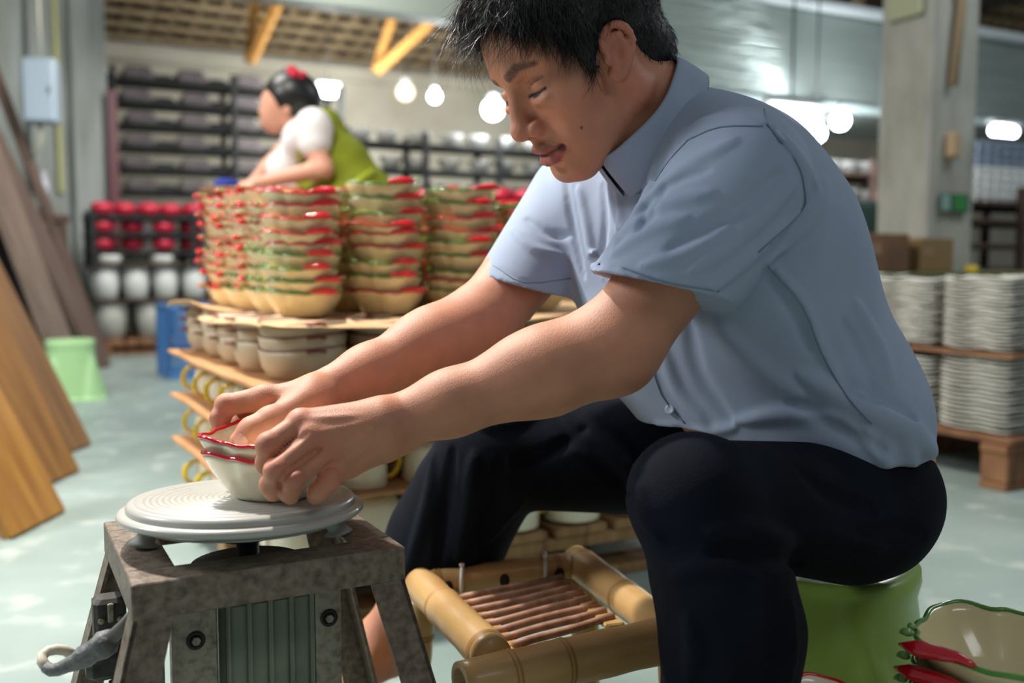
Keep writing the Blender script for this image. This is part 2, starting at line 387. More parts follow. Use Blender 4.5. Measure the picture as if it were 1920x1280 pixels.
# electric box
eb = P(78, 172, 6.8); ebx = empty('electric_box', eb, 'pale blue-grey metal electrical box mounted on the grey wall at left', 'electrical box', RZ*.35)
M_box = mat('box_steel', (164, 180, 194), rough=.35, metal=.3)
b = MB(); b.box((0, 0, 0), (.21, .16, .43), None, .012); b.obj('case', M_box, ebx)
b = MB(); b.box((0, -.085, 0), (.185, .012, .405), None, .005); b.obj('door', M_box, ebx)
b = MB(); b.box((.07, -.095, 0), (.012, .012, .05), None, .004); b.obj('latch', mat('latch_dark', (60, 66, 70), rough=.4), ebx)
b = MB(); b.tube([(-.02, 0, -.21), (-.02, 0, -.32), (-.055, .02, -.4), (-.1, .04, -.43)], .019, 8); b.tube([(.0, 0, .21), (.0, 0, .6), (.0, .02, 1.1)], .011, 8); b.obj('conduit', mat('conduit_grey', (170, 170, 156), rough=.6), ebx)
# lamps
M_lamp = emis('lamp_glow', (240, 248, 255), 14); M_lampw = emis('lamp_glow_warm', (255, 226, 160), 1.6); M_lampcase = mat('lamp_case', (200, 204, 206), rough=.4)
def lamp(px, py, Y, r, label, m=None, tube=False, up=1.0, sx=0, pw=0, hood_=False):
    q = P(px, py, Y); up = max(r*2, HOODZ0-.002-q.z) if hood_ else up; t = empty('hanging_lamp', q, label, 'lamp', RZ)
    if tube:
        b = MB(); b.tube([(-sx, 0, 0), (sx, 0, 0)], r, 12); b.obj('tube', m or M_lamp, t); b = MB(); b.box((0, 0, r+.02), (2*sx+.08, .07, .03), None, .008); b.obj('housing', M_lampcase, t)
    else:
        b = MB(); b.lathe([(0, -r), (r*.5, -r*.87), (r*.87, -r*.5), (r, 0), (r*.87, r*.5), (r*.5, r*.87), (0, r)], 20); b.obj('bulb', m or M_lamp, t)
        b = MB(); b.lathe([(0, r*1.5), (r*.5, r*1.5), (r*.55, r*.8), (0, r*.8)], 16); b.obj('socket', M_lampcase, t)
    b = MB(); b.tube([(0, 0, r*1.2), (0, 0, up)], .006, 6); b.obj('cord', mat('cord_black', (30, 30, 30)), t)
    if pw:
        l = bpy.data.lights.new('lamp_light', 'POINT'); l.energy = pw; l.shadow_soft_size = r*1.3; l.color = (.92, .96, 1); o = bpy.data.objects.new('lamp_light', l); COL.objects.link(o); o.parent = t; o.location = (0, -r*1.6, -r*.5)
lamp(614, 172, 9.0, .045, 'bright short tube lamp just behind the woman with the red hair tie', tube=True, sx=.07, pw=20)
lamp(815, 181, 9.2, .055, 'bright round lamp behind the bowl stacks, left of the man\'s brow', pw=25)
lamp(760, 172, 10.2, .09, 'dim warm lamp hanging against the pale back wall', m=M_lampw)
lamp(924, 205, 8.2, .085, 'brightest round lamp, glowing beside the seated man\'s face', pw=45, up=2.4)
lamp(1575, 226, 5.9, .055, 'bright round lamp hanging under the steel hood near the column', pw=30, hood_=True)
lamp(1494, 241, 6.6, .06, 'round lamp half hidden behind the seated man\'s shoulder', pw=15, hood_=True)
lamp(1485, 208, 5.55, .028, 'long white tube lamp under the hood above the man\'s shoulder', tube=True, sx=.16, up=.7)
lamp(1882, 246, 6.3, .032, 'white tube lamp under the hood at the right of the column', tube=True, sx=.1, up=.1)
lamp(1530, 250, 5.9, .055, 'broad white lamp low under the hood beside the column', pw=10, up=2.4)
# ================================================================ things at the back
ON = ['first', 'second', 'third', 'fourth', 'fifth', 'sixth', 'seventh', 'eighth', 'ninth', 'tenth', 'eleventh', 'twelfth', 'thirteenth', 'fourteenth', 'fifteenth', 'sixteenth', 'seventeenth', 'eighteenth', 'nineteenth', 'twentieth', 'twenty-first', 'twenty-second']
ORD = ['bottom', 'second from the bottom', 'third from the bottom', 'fourth from the bottom', 'fifth from the bottom', 'sixth from the bottom', 'seventh from the bottom', 'eighth from the bottom', 'ninth from the bottom', 'tenth from the bottom', 'eleventh from the bottom', 'twelfth from the bottom']
M_mould = mat('plaster_mould_grey', (118, 110, 111), rough=.9, col2=(92, 86, 88), scale=6)
M_darkmetal = mat('dark_shelf_metal', (22, 26, 26), rough=.7)
M_white = mat('white_bisque', (222, 224, 222), rough=.6, col2=(198, 200, 196), scale=4)
M_greyware = mat('grey_bisque', (186, 186, 178), rough=.7, col2=(160, 160, 152), scale=5)
M_pink = mat('crimson_glaze', (188, 34, 62), rough=.4)
M_wood_d = mat('dark_old_wood', (92, 70, 58), rough=.8, col2=(60, 44, 38), scale=5, stretch=(1, 8, 1))
M_wood_p = mat('pallet_wood', (150, 108, 74), rough=.75, col2=(108, 72, 48), scale=5, stretch=(8, 1, 1))
M_wood_l = mat('light_pallet_wood', (176, 140, 96), rough=.75, col2=(134, 98, 62), scale=5, stretch=(8, 1, 1))
def pot_mesh(r0, r1, h, n=20, wall=.008, foot=.8):
    b = MB(); b.lathe([(0, 0), (r0*foot, 0), (r0, .01), ((r0+r1)/2*1.04, h*.5), (r1, h), (r1-wall, h), ((r0+r1)/2-wall, h*.5), (r0*foot, .015), (0, .012)], n); return b.mesh('pot')
def rack(name, o, L, depth, zs, label, cat, posts=None, mt=None, cross=True):
    t = empty(name, V((o[0], o[1], 0)), label, cat, RZ); mt = mt or M_darkmetal
    for z in zs: b = MB(); b.box((L/2, depth/2, z), (L, depth, .025), None, .004); b.obj('shelf', mt, t)
    for u in (posts or (0, L)):
        for v in (0, depth): b = MB(); b.box((u, v, (zs[-1]+.1)/2), (.045, .045, zs[-1]+.1), None, .005); b.obj('post', mt, t)
    return t
# rack with grey plaster moulds, left
ro = P(216, 300, 8.3); ro = V((ro.x, ro.y, 0)); zs = [.5+.186*i for i in range(10)]
rack('mould_rack', ro, 1.95, .4, zs, 'tall dark metal rack of grey moulds behind the bending woman', 'rack', (0, .975, 1.95))
b = MB(); b.box((0, 0, 0), (.27, .2, .085), None, .03); b.box((0, 0, .05), (.2, .15, .03), None, .01); mm = b.mesh('mould'); mm.materials.append(M_mould)
b = MB(); b.box((0, 0, 0), (.19, .18, .05), None, .018); b.box((0, 0, .03), (.12, .12, .018), None, .008); md = b.mesh('dark_mould'); md.materials.append(mat('dark_mould', (48, 50, 52), rough=.8))
for i, z in enumerate(zs):
    for k in range(4):
        o = link('plaster_mould', mm if k < 8 else md, None, None, RW(ro, .2+k*.45+.012*((i*7+k*3) % 5-2), .12, z+.057), (0, 0, RZ+.05*((i+k) % 3-1)))
        tag(o, 'pale grey mould, %s from left on the %s shelf up of the dark mould rack' % (ON[k], ON[i]), 'mould', 'grey moulds on the dark rack')
        if k < 3:
            o = link('plaster_mould', md, None, None, RW(ro, .425+k*.45, .2, z+.039), (0, 0, RZ)); tag(o, 'charcoal mould, %s from left on the %s shelf up of the dark mould rack' % (ON[k], ON[i]), 'mould', 'charcoal moulds on the dark rack')
b = MB(); q = P(212, 300, 7.9); b.box((q.x, q.y, 1.0), (.075, .075, 2.0), RM, .005); tag(b.obj('support_post', mat('maroon_paint', (92, 44, 54), rough=.5)), 'dark red square post at the left end of the mould rack', 'post')
# rack with whitish bowls, centre
ro = P(650, 300, 7.6); ro = V((ro.x, ro.y, 0)); zs = [.58+.2*i for i in range(6)]
rack('bowl_rack', ro, 2.6, .4, zs, 'dark rack of pale bowls seen between the woman and the man', 'rack', (0, .65, 1.3, 1.95, 2.6))
bm = pot_mesh(.055, .1, .1); bm.materials.append(mat('dim_grey_ware', (148, 148, 144), rough=.7, col2=(120, 120, 116), scale=5))
for i, z in enumerate(zs):
    for k in range(10):
        o = link('bowl', bm, None, None, RW(ro, .13+k*.26+.015*((i+k) % 3), .15, z+.0135), None); tag(o, 'pale grey bowl, %s from left, %s shelf up, on the centre dark rack' % (ON[k], ON[i]), 'bowl', 'pale bowls on the centre rack')
# red ware and white jars on a pallet, far left
def pallet(o, L, D, z, label, rz=RZ, mt=None, nb=7, cat='pallet', name='wooden_pallet'):
    t = empty(name, V((o[0], o[1], 0)), label, cat, rz); mt = mt or M_wood_p
    bw = L/nb
    for k in range(nb): b = MB(); b.box((bw*(k+.5), D/2, z-.01), (bw*.86, D, .02), None, .003); b.obj('deck_board', mt, t)
    for v in (.05, D/2, D-.05):
        b = MB(); b.box((L/2, v, z-.034), (L, .09, .026), None, .003); b.obj('stringer_board', mt, t)
        b = MB(); b.box((L/2, v, .011), (L, .09, .022), None, .003); b.obj('bottom_board', mt, t)
        for u in (.06, L/2, L-.06): b = MB(); b.box((u, v, (z-.025)/2), (.11, .09, z-.07), None, .004); b.obj('block', mt, t)
    return t
jo = PZ(176, 668, 0); jo = V((jo.x, jo.y, 0))
pallet(jo, 1.5, .8, .11, 'low wooden pallet under the white jars at far left')
j1 = pot_mesh(.085, .118, .27); j1.materials.append(M_greyware); j2 = pot_mesh(.075, .095, .235); j2.materials.append(M_white); j3 = pot_mesh(.07, .09, .07); j3.materials.append(M_white)
for k in range(5):
    for v in (.14, .42):
        o = link('jar', j1, None, None, RW(jo, .14+k*.275, v, .11), None); tag(o, 'large grey-white jar, %s from left, %s row of the far left pallet' % (ON[k], 'front' if v < .2 else 'rear'), 'jar', 'large jars on the far left pallet')
b = MB(); b.box((.72, .3, 0), (1.44, .62, .012), None, .002); o = b.obj('layer_board', M_wood_d, None, RW(jo, 0, 0, .389), (0, 0, RZ)); tag(o, 'thin brown board between the two jar layers at far left', 'board')
for k in range(7):
    for v in (.12, .38):
        o = link('jar', j2, None, None, RW(jo, .11+k*.205, v, .396), None); tag(o, 'tall white jar, %s from left in the %s row above the large jars' % (ON[k], 'front' if v < .2 else 'rear'), 'jar', 'tall white jars on the far left pallet')
b = MB(); b.box((.72, .3, 0), (1.44, .62, .012), None, .002); o = b.obj('layer_board', M_wood_d, None, RW(jo, 0, 0, .638), (0, 0, RZ)); tag(o, 'thin brown board on top of the tall white jars at far left', 'board')
for k in range(4): o = link('bowl', j3, None, None, RW(jo, .14+k*.36, .12, .645), None); tag(o, 'small white bowl, %s from left on the board above the tall jars' % ON[k], 'bowl', 'small white bowls above the jars')
ro = RW(jo, .0, .04, 0); t = empty('red_ware_shelf', V((ro.x, ro.y, .6455)), 'low dark shelf of crimson pots standing on the white jars at far left', 'shelf', RZ)
for z in (.735, .86, .985): b = MB(); b.box((.72, .25, z-.6455), (1.44, .5, .025), None, .004); b.obj('shelf', M_darkmetal, t)
for u in (.03, .72, 1.41):
    for v in (.03, .47): b = MB(); b.box((u, v, .2), (.04, .04, .4), None, .004); b.obj('post', M_darkmetal, t)
rp = MB(); rp.lathe([(0, 0), (.04, 0), (.075, .03), (.082, .055), (.07, .085), (.03, .1), (0, .102)], 16); rpm = rp.mesh('red_pot'); rpm.materials.append(M_pink)
for i, z in enumerate((.748, .873, .998)):
    for k in range(7 if i < 2 else 9):
        o = link('crimson_pot', rpm, None, None, RW(ro, .1+k*(.21 if i < 2 else .16), .1+.05*(k % 2), z), None)
        tag(o, 'round crimson pot, %s from left on the %s level of the shelf above the jars' % (ON[k], ('lower', 'middle', 'top')[i]), 'pot', 'crimson pots above the white jars')
# dark bench left of the red shelf with a roll standing on it
q = P(150, 410, 6.9); bo = V((q.x-.62, q.y-.35, 0)); bench = empty('side_bench', bo, 'dark wooden bench in the corner behind the leaning boards', 'bench', RZ)
b = MB(); b.box((.0, .2, q.z), (1.3, .4, .05), None, .006); b.obj('top', M_wood_d, bench)
for u in (-.6, .0, .6):
    for v in (.04, .36): b = MB(); b.box((u, v, q.z/2-.01), (.06, .06, q.z-.04), None, .005); b.obj('leg', M_wood_d, bench)
b = MB(); b.box((.0, .38, q.z/2), (1.2, .02, q.z-.1)); b.obj('dark_backing', mat('bench_dark', (34, 30, 30), rough=.9), bench)  # near-black sheet added to keep the space under the bench dark
b = MB(); q2 = P(162, 345, 6.7); b.lathe([(0, 0), (.035, 0), (.035, .24), (.02, .25), (.02, .3), (0, .3)], 16); tag(b.obj('plastic_bottle', mat('bottle_grey', (170, 172, 182), rough=.4), None, RW(bo, .5, .14, q.z+.026)), 'slim pale grey bottle standing on the dark corner bench', 'bottle')
# leaning boards
M_och = mat('ochre_plank', (190, 140, 66), rough=.55, col2=(150, 100, 44), scale=3.5, stretch=(7, 7, .9), contrast=(.3, .7), detail=7, bump=.15, bscale=40)
M_och2 = mat('ochre_plank_dull', (168, 120, 60), rough=.6, col2=(128, 86, 42), scale=3, stretch=(7, 7, .9), contrast=(.3, .7), detail=7)
M_och3 = mat('ochre_plank_brown', (156, 112, 62), rough=.6, col2=(120, 82, 46), scale=3, stretch=(7, 7, .9), contrast=(.3, .7), detail=7)
M_gry = mat('weathered_plank', (150, 128, 112), rough=.8, col2=(106, 88, 80), scale=3.5, stretch=(7, 7, .9), contrast=(.3, .7), detail=7)
M_gry2 = mat('brown_plank', (104, 84, 74), rough=.8, col2=(76, 60, 52), scale=3.5, stretch=(7, 7, .9), contrast=(.3, .7), detail=7)
def plank(p, wd, L, lean, m, label, th=.028, ydir=None):
    # stands on its lower end, width along the hall, leaning to the left
    ang = lean; yd = ydir or V((.04, 1, 0)); side = V((-yd.y, yd.x, 0)).normalized(); up = (side*math.sin(ang)+V((0, 0, 1))*math.cos(ang)).normalized(); y = yd.normalized(); x = y.cross(up).normalized(); y = up.cross(x)  # board face looks along x
    R = Matrix((x, y, up)).transposed(); b = MB(); b.box((0, 0, L/2), (th, wd, L), None, .004)
    o = b.obj('plank', m, None, V((p[0], p[1], p[2] if len(p) > 2 else .006)), R.to_euler()); tag(o, label, 'plank'); return o
def fl(px, py): q = PZ(px, py, 0); return V((q.x, q.y, 0))
for (x0, y0, x1, y1, L, ln, m, lb) in (
    (18, 1012, 114, 960, 1.9, .46, M_och, 'nearest ochre plank leaning at the left edge, lowest in view'),
    (60, 925, 146, 880, 2.0, .45, M_och2, 'middle one of the three ochre planks leaning at the left'),
    (96, 868, 168, 828, 2.1, .445, M_och3, 'farthest ochre plank leaning left, its end nearest the green stool')):
    a = fl(x0, y0); c = fl(x1, y1); mid = (a+c)/2; o = plank(mid, .265, L, ln, m, lb, .03)
a = fl(0, 1000); plank(a+V((-.06, -.03, .0)), .12, 1.8, .42, M_och, 'narrow edge of an ochre plank tucked behind the nearest plank', .03)
plank(fl(142, 728), .25, 2.5, .335, M_gry, 'grey weathered plank behind the three ochre planks', .035)
plank(fl(190, 690), .22, 3.0, .42, M_gry2, 'long brown-grey plank leaning up past the electrical box', .04)
plank(fl(212, 676)+V((-.1, .1, 0)), .12, 2.5, .34, M_gry2, 'thin brown plank leaning behind the long brown-grey plank', .03)
# moulded plastic stools
def stool_mesh(rt, rb, h):
    prof = [(0, h-.012), (rt*.35, h-.01), (rt*.82, h-.002), (rt*.93, h), (rt, h-.006), (rt*1.01, h-.02), (rt*.97, h-.04)]
    for i in range(1, 13): t = i/12; prof.append((rt*.97+(rb-rt*.97)*t, h-.04-(h-.045)*t))
    prof += [(rb+.006, .004), (rb+.004, 0), (rb-.006, 0)]
    def shp(a, r, z, j):
        c, s_ = math.cos(a), math.sin(a); k = 1-.06*abs(math.sin(2*a))**2*(-1)
        t = max(0, min(1, (h-.05-z)/(h-.05))); q = abs(((a/(PI/2)) % 1)-.5)*2   # 0 at leg centre
        wdt = .62*math.sqrt(max(0, (t-.12)/.88)); bulge = .024*(.35+t)*max(0, min(1, (wdt-q)/.07)) if j > 5 else 0
        rr = r*k+bulge; return rr*c, rr*s_, z
    b = MB(); b.lathe(prof, 112, shape=shp); return b
M_green1 = mat('pale_green_plastic', (178, 222, 160), rough=.35); M_green2 = mat('green_plastic', (146, 178, 82), rough=.33)
q = fl(118, 752); st = empty('plastic_stool', q+V((0, .1, 0)), 'pale mint green plastic stool behind the ochre planks', 'stool', .5)
stool_mesh(.112, .132, .29).obj('shell', M_green1, st)
b = MB(); b.lathe([(0, 0), (.022, 0), (.024, .002), (.02, .003), (0, .003)], 20, (0, 0, .279)); b.obj('seat_ring', M_green1, st)
q = P(1535, 1060, 1.27); st = empty('plastic_stool', V((q.x, q.y, 0)), 'bright green plastic stool under the seated man', 'stool', .95)
stool_mesh(.122, .15, .286).obj('shell', M_green2, st)
b = MB(); b.lathe([(0, 0), (.022, 0), (.024, .002), (.02, .003), (0, .003)], 20, (0, 0, .277)); b.obj('seat_ring', M_green2, st)
# blue mesh crate
q = fl(316, 712); cr = empty('mesh_crate', q, 'tall blue plastic mesh crate standing behind the bowl pallet', 'crate', RZ); M_blue = mat('blue_plastic', (74, 128, 186), rough=.45)
W_, D_, H_ = .34, .4, .42
for nm, c, d in (('rim', (W_/2, .01, H_-.015), (W_, .02, .03)), ('rim', (W_/2, D_-.01, H_-.015), (W_, .02, .03)), ('rim', (.01, D_/2, H_-.015), (.02, D_, .03)), ('rim', (W_-.01, D_/2, H_-.015), (.02, D_, .03)), ('floor_panel', (W_/2, D_/2, .01), (W_, D_, .02))):
    b = MB(); b.box(c, d, None, .003); b.obj(nm, M_blue, cr)
for side in range(4):
    b = MB()
    n = 8
    for i in range(n+1):
        t = i/n
        if side == 0: b.box((.008+t*(W_-.016), .008, H_/2), (.012, .012, H_-.03))
        if side == 1: b.box((.008, .008+t*(D_-.016), H_/2), (.012, .012, H_-.03))
        if side == 2: b.box((.008+t*(W_-.016), D_-.008, H_/2), (.012, .012, H_-.03))
        if side == 3: b.box((W_-.008, .008+t*(D_-.016), H_/2), (.012, .012, H_-.03))
    for i in range(9):
        z = .03+i*(H_-.06)/8
        if side == 0: b.box((W_/2, .008, z), (W_, .008, .009))
        if side == 1: b.box((.008, D_/2, z), (.008, D_, .009))
        if side == 2: b.box((W_/2, D_-.008, z), (W_, .008, .009))
        if side == 3: b.box((W_-.008, D_/2, z), (.008, D_, .009))
    b.obj('lattice_side', M_blue, cr)
# ---------------------------------------------------------------- right side
c1 = PZ(1888, 924, 0); c1 = V((c1.x, c1.y, 0)); PD = 1.12; PL = .82
pallet(c1, PL, PD, .155, 'wooden pallet under the white wavy plates at right', mt=M_wood_p, nb=6)
def plate_mesh(w, h=.010, wav=.009, seed=0):
    n = 48; prof = [(0, .0), (.72, .0), (1.0, h*.75), (1.0, h), (.96, h), (.7, .004), (0, .004)]
    def shp(a, r, z, j):
        c, s_ = math.cos(a), math.sin(a); k = 1/max(abs(c), abs(s_))**.82; rr = r*w/2*k*(1+.02*math.cos(12*a+seed)); return rr*c, rr*s_, z+(wav*.5*math.sin(6*a+seed) if r > .9 else 0)
    b = MB(); b.lathe(prof, n, shape=shp); me = b.mesh('plate'); me.materials.append(M_plate); return me
M_plate = mat('white_plate_bisque', (222, 222, 214), rough=.6, col2=(196, 194, 184), scale=9)
pm = [plate_mesh(.245, .011, .006, s) for s in (0, 1.2)]; pm2 = [plate_mesh(.25, .013, .004, s) for s in (0, .8)]
pn = [('nearest', 'rear', 'rearmost')]
for tier, (z0, n, pitch, ms) in enumerate(((.156, 17, .0134, pm2), (.402, 21, .0106, pm))):
    for vi, v in enumerate((.15, .42, .69, .96)):
        for ui, u in enumerate((.15, .42, .69)):
            if vi > 0 and ui > 0: continue
            nn = n-(vi % 2)
            for k in range(nn):
                jx = .006*math.sin(k*2.3+vi*1.7+ui); o = link('wavy_plate', ms[k % 2], None, None, RW(c1, u+jx, v+jx*.7, z0+k*pitch), (0, 0, RZ+.03*math.sin(k*1.3+vi)))
                tag(o, 'white wavy plate, %s up in the %s tier, %s stack of the right pallet' % (ON[k], ('lower', 'upper')[tier], ('corner', 'second left', 'third left', 'rearmost left')[vi] if ui == 0 else ('second front', 'third front')[ui-1]), 'plate', ('lower tier of white plates', 'upper tier of white plates')[tier])
b = MB(); b.box((PL/2, PD/2, 0), (PL, PD, .01), None, .002); tag(b.obj('layer_board', M_wood_p, None, RW(c1, 0, 0, .394), (0, 0, RZ)), 'thin brown board between the two tiers of white plates', 'board')
# boxes and rack behind the column
M_card = mat('brown_card', (128, 96, 72), rough=.85, col2=(104, 76, 56), scale=5)
q = P(1738, 512, 4.2); tb = empty('low_table', V((q.x-.45, q.y-.1, 0)), 'low table with olive green edge behind the stacked plates', 'table', RZ)
b = MB(); b.box((.7, .3, q.z-.03), (1.6, .6, .06), None, .006); b.obj('table_top', mat('olive_board', (112, 112, 66), rough=.7, col2=(88, 92, 52), scale=6), tb)
for u in (.02, 1.36):
    for v in (.05, .55): b = MB(); b.box((u, v, (q.z-.06)/2), (.06, .06, q.z-.06), None, .005); b.obj('leg', M_wood_d, tb)
def carton(u, v, w, d, h, label, rz=0, m=None):
    t = empty('carton', RW(tb.location, u, v, q.z+.001), label, 'box', RZ+rz)
    b = MB(); b.box((0, 0, h/2), (w, d, h), None, .004); b.obj('carton_body', m or M_card, t)
    b = MB(); b.box((0, 0, h+.0015), (w*.98, .05, .003)); b.obj('tape', mat('pack_tape', (150, 124, 92), rough=.4), t)
    b = MB(); b.box((-w*.25, -d/2-.001, h*.6), (w*.3, .002, h*.3)); b.obj('side_patch', mat('card_pale', (150, 120, 92), rough=.8), t)
carton(.42, .2, .3, .26, .17, 'brown carton on the low table in front of the concrete column')
carton(.78, .22, .26, .24, .155, 'tan carton on the low table right of the brown carton', .1, mat('tan_card', (136, 112, 74), rough=.8))
b = MB(); b.lathe([(0, 0), (.035, 0), (.03, .02), (.02, .03), (0, .032)], 14); tag(b.obj('yellow_lid', mat('yellow_plastic', (206, 176, 40), rough=.4), None, RW(tb.location, .98, .06, q.z)), 'small yellow lid lying on the low table', 'lid')
ro = P(1808, 430, 5.6); ro = V((ro.x, ro.y, 0)); zr = [.62, .76, .9, 1.0]
rack('ware_rack', ro, 1.5, .6, [.35]+zr, 'brown timber rack under the rows of white cups at right', 'rack', (0, .5, 1.0, 1.5), M_wood_d)
cm = pot_mesh(.026, .036, .05, 14, .004); cm.materials.append(M_white); cm2 = pot_mesh(.025, .034, .042, 14, .004); cm2.materials.append(mat('blue_grey_ware', (120, 134, 152), rough=.5))
for k in range(12):
    for i in range(7):
        o = link('cup', cm if i < 4 else cm2, None, None, RW(ro, .05+k*.088, .08, 1.013+i*.0502), None)
        tag(o, 'small %s cup, %s column from left, %s layer up on the timber rack at right' % ('white' if i < 4 else 'blue-grey', ON[k], ON[i]), 'cup', 'white cups on the timber rack' if i < 4 else 'blue-grey cups on the timber rack')
ro = P(1535, 420, 6.2); ro = V((ro.x, ro.y, 0))
rack('ware_rack', ro, .95, .5, [.5, .68, .86, 1.04, 1.22], 'brown rack of pale ware between the man\'s back and the column', 'rack', (0, .47, .95), M_wood_d)
for i, z in enumerate((.513, .693, .873, 1.053, 1.233)):
    for k in range(6):
        o = link('bowl', bm, None, None, RW(ro, .1+k*.155, .15, z), None); o.scale = (.7, .7, .8); tag(o, 'pale bowl, %s from left, %s shelf up, brown rack beside the column' % (ON[k], ON[i]), 'bowl', 'pale bowls on the rack behind the man')
b = MB(); q = P(1590, 400, 5.4); b.box((0, 0, q.z/2+.0), (.26, .3, q.z+.12), None, .03); tag(b.obj('plastic_bin', mat('dark_green_plastic', (30, 62, 56), rough=.5), None, V((q.x, q.y, 0)), (0, 0, RZ)), 'dark green bin beside the rack behind the man\'s back', 'bin')
# ================================================================ pallet of glazed ware
C0 = V((-.43, 1.72, 0)); C0 = V((P(495, 612, 1.72).x, 1.72, 0))
SZ = [P(495, 612, 1.72).z, .455, .352, .246, .128]     # board heights
PU, PVd = 1.02, .80
pallet(C0+RU*.0, PU, PVd, SZ[4]-.006, 'wooden pallet under the tiers of cream bowls and mugs', mt=M_wood_l, nb=7)
M_cream = mat('cream_glaze', (232, 218, 174), rough=.16, coat=.4, col2=(222, 206, 158), scale=10)
M_creamw = mat('ivory_glaze', (238, 231, 204), rough=.14, coat=.5)
M_bisq = mat('matt_cream', (208, 192, 164), rough=.55, col2=(190, 172, 142), scale=12)
M_red = mat('red_glaze', (204, 22, 40), rough=.1, coat=.6); M_grn = mat('green_glaze', (74, 134, 44), rough=.12, coat=.6); M_brim = mat('maroon_line', (120, 48, 44), rough=.4)
M_leafw = mat('pale_leaf_glaze', (120, 166, 92), rough=.12, coat=.6)
M_yel = mat('yellow_glaze', (226, 190, 20), rough=.15, coat=.5)
M_cb = mat('cardboard', (206, 172, 132), rough=.85, col2=(190, 154, 112), scale=9); M_ply = mat('thin_ply', (190, 142, 96), rough=.75, col2=(166, 118, 74), scale=6, stretch=(6, 1, 1))
R_B, H_B = .074, .05
def notch(a): return sum(math.exp(-(((a-.45-k*PI/2+PI) % (2*PI)-PI)/.13)**2) for k in range(4))
def rimr(a, R): return R*(1+.045*math.cos(4*a)+.012*math.cos(8*a+.6)+.012*math.sin(5*a)+.005*math.cos(15*a)-.045*notch(a))
def rimz(a, amp=.0034): return amp*(.75*math.sin(4*a+.9)+.2*math.sin(15*a+1)-.5*notch(a))
def bowl_body(R=R_B, H=H_B, rb=.043, wall=.0032):
    prof = [(0, .002), (rb*.9, .002), (rb*.95, 0), (rb, .001)]
    for i in range(1, 9): t = i/8; prof.append((rb+(R-rb)*(math.sin(t*PI/2)*.35+t*.65), H*t**1.1))
    for i in range(8, 0, -1): t = i/8; prof.append((rb+(R-rb)*(math.sin(t*PI/2)*.35+t*.65)-wall, H*t**1.1+.0005))
    prof += [(rb*.8, .0045), (0, .0045)]
    def shp(a, r, z, j):
        t = min(1, max(0, (r-rb*.8)/(R-rb*.8))) if r > rb*.8 else 0; k = 1+(rimr(a, 1)-1)*(.4+.6*t*t)
        return r*k*math.cos(a), r*k*math.sin(a), z+rimz(a)*t**4
    b = MB(); b.lathe(prof, 96, shape=shp); return b.mesh('bowl_body')
def rim_mesh(R=R_B, H=H_B, r=.0023, z=0):
    b = MB(); b.tube([(rimr(a, R-.0015)*math.cos(a), rimr(a, R-.0015)*math.sin(a), H+z+rimz(a)) for a in [2*PI*i/110 for i in range(110)]], r, 7, closed=True); return b.mesh('rim')
def berry_mesh(R=R_B, H=H_B):
    """long red strawberry-like lug: fat end past the corner, tail running along the rim"""
    pts = []; rs = []
    for i in range(13):
        t = i/12; a = .10-.60*t**.9; rr = rimr(a, R)*(1.20-.20*min(1, t*1.5)**.7); pts.append((rr*math.cos(a), rr*math.sin(a), H+.0025+rimz(a)*(t)+.0015*math.sin(t*PI))); rs.append(max(.0004, .0068*min(1, math.sin(min(1, t*3.2+.05)*PI/2))**.7*(1-t)**.55*(1+.04*math.sin(i*2.4))+.0012*(t > .1)))
    b = MB(); b.tube(pts, rs, 14); return b.mesh('berry')
def leaf_mesh(s_, R=R_B, H=H_B):
    b = MB(); a0 = .24 if s_ > 0 else .42; pts = []
    for i in range(6): t = i/5; a = a0+.05*t; rr = rimr(a, R)*(1.02+(.13 if s_ > 0 else .05)*t); pts.append((rr*math.cos(a), rr*math.sin(a), H+.003+rimz(a)+.002*math.sin(t*PI)))
    b.tube(pts, [.0015, .0034, .004, .0036, .0024, .0006], 8); return b.mesh('leaf')
BB = bowl_body(); RM_ = rim_mesh(); BE = berry_mesh(); LF = [leaf_mesh(-1), leaf_mesh(1)]
for me_, m_ in ((BB, M_cream), (BE, M_red), (LF[0], M_leafw), (LF[1], M_leafw)): me_.materials.append(m_)
RR = RM_; RR.materials.append(M_red); RG = rim_mesh(); RG.materials.append(M_grn)
BW_ = bowl_body(); BW_.materials.append(M_creamw)
def berry_bowl(loc, rz, colr, label, group=None, white=False, tilt=(0, 0), leaf=True):
    t = empty('berry_bowl', loc, label, 'bowl', rz, group); t.rotation_euler = (tilt[0], tilt[1], rz)
    link('bowl_body', BW_ if white else BB, None, t); link('rim', RR if colr == 'r' else RG, None, t); link('berry', BE, None, t); 
    if leaf: link('leaf', LF[0], None, t); link('leaf', LF[1], None, t)
    return t
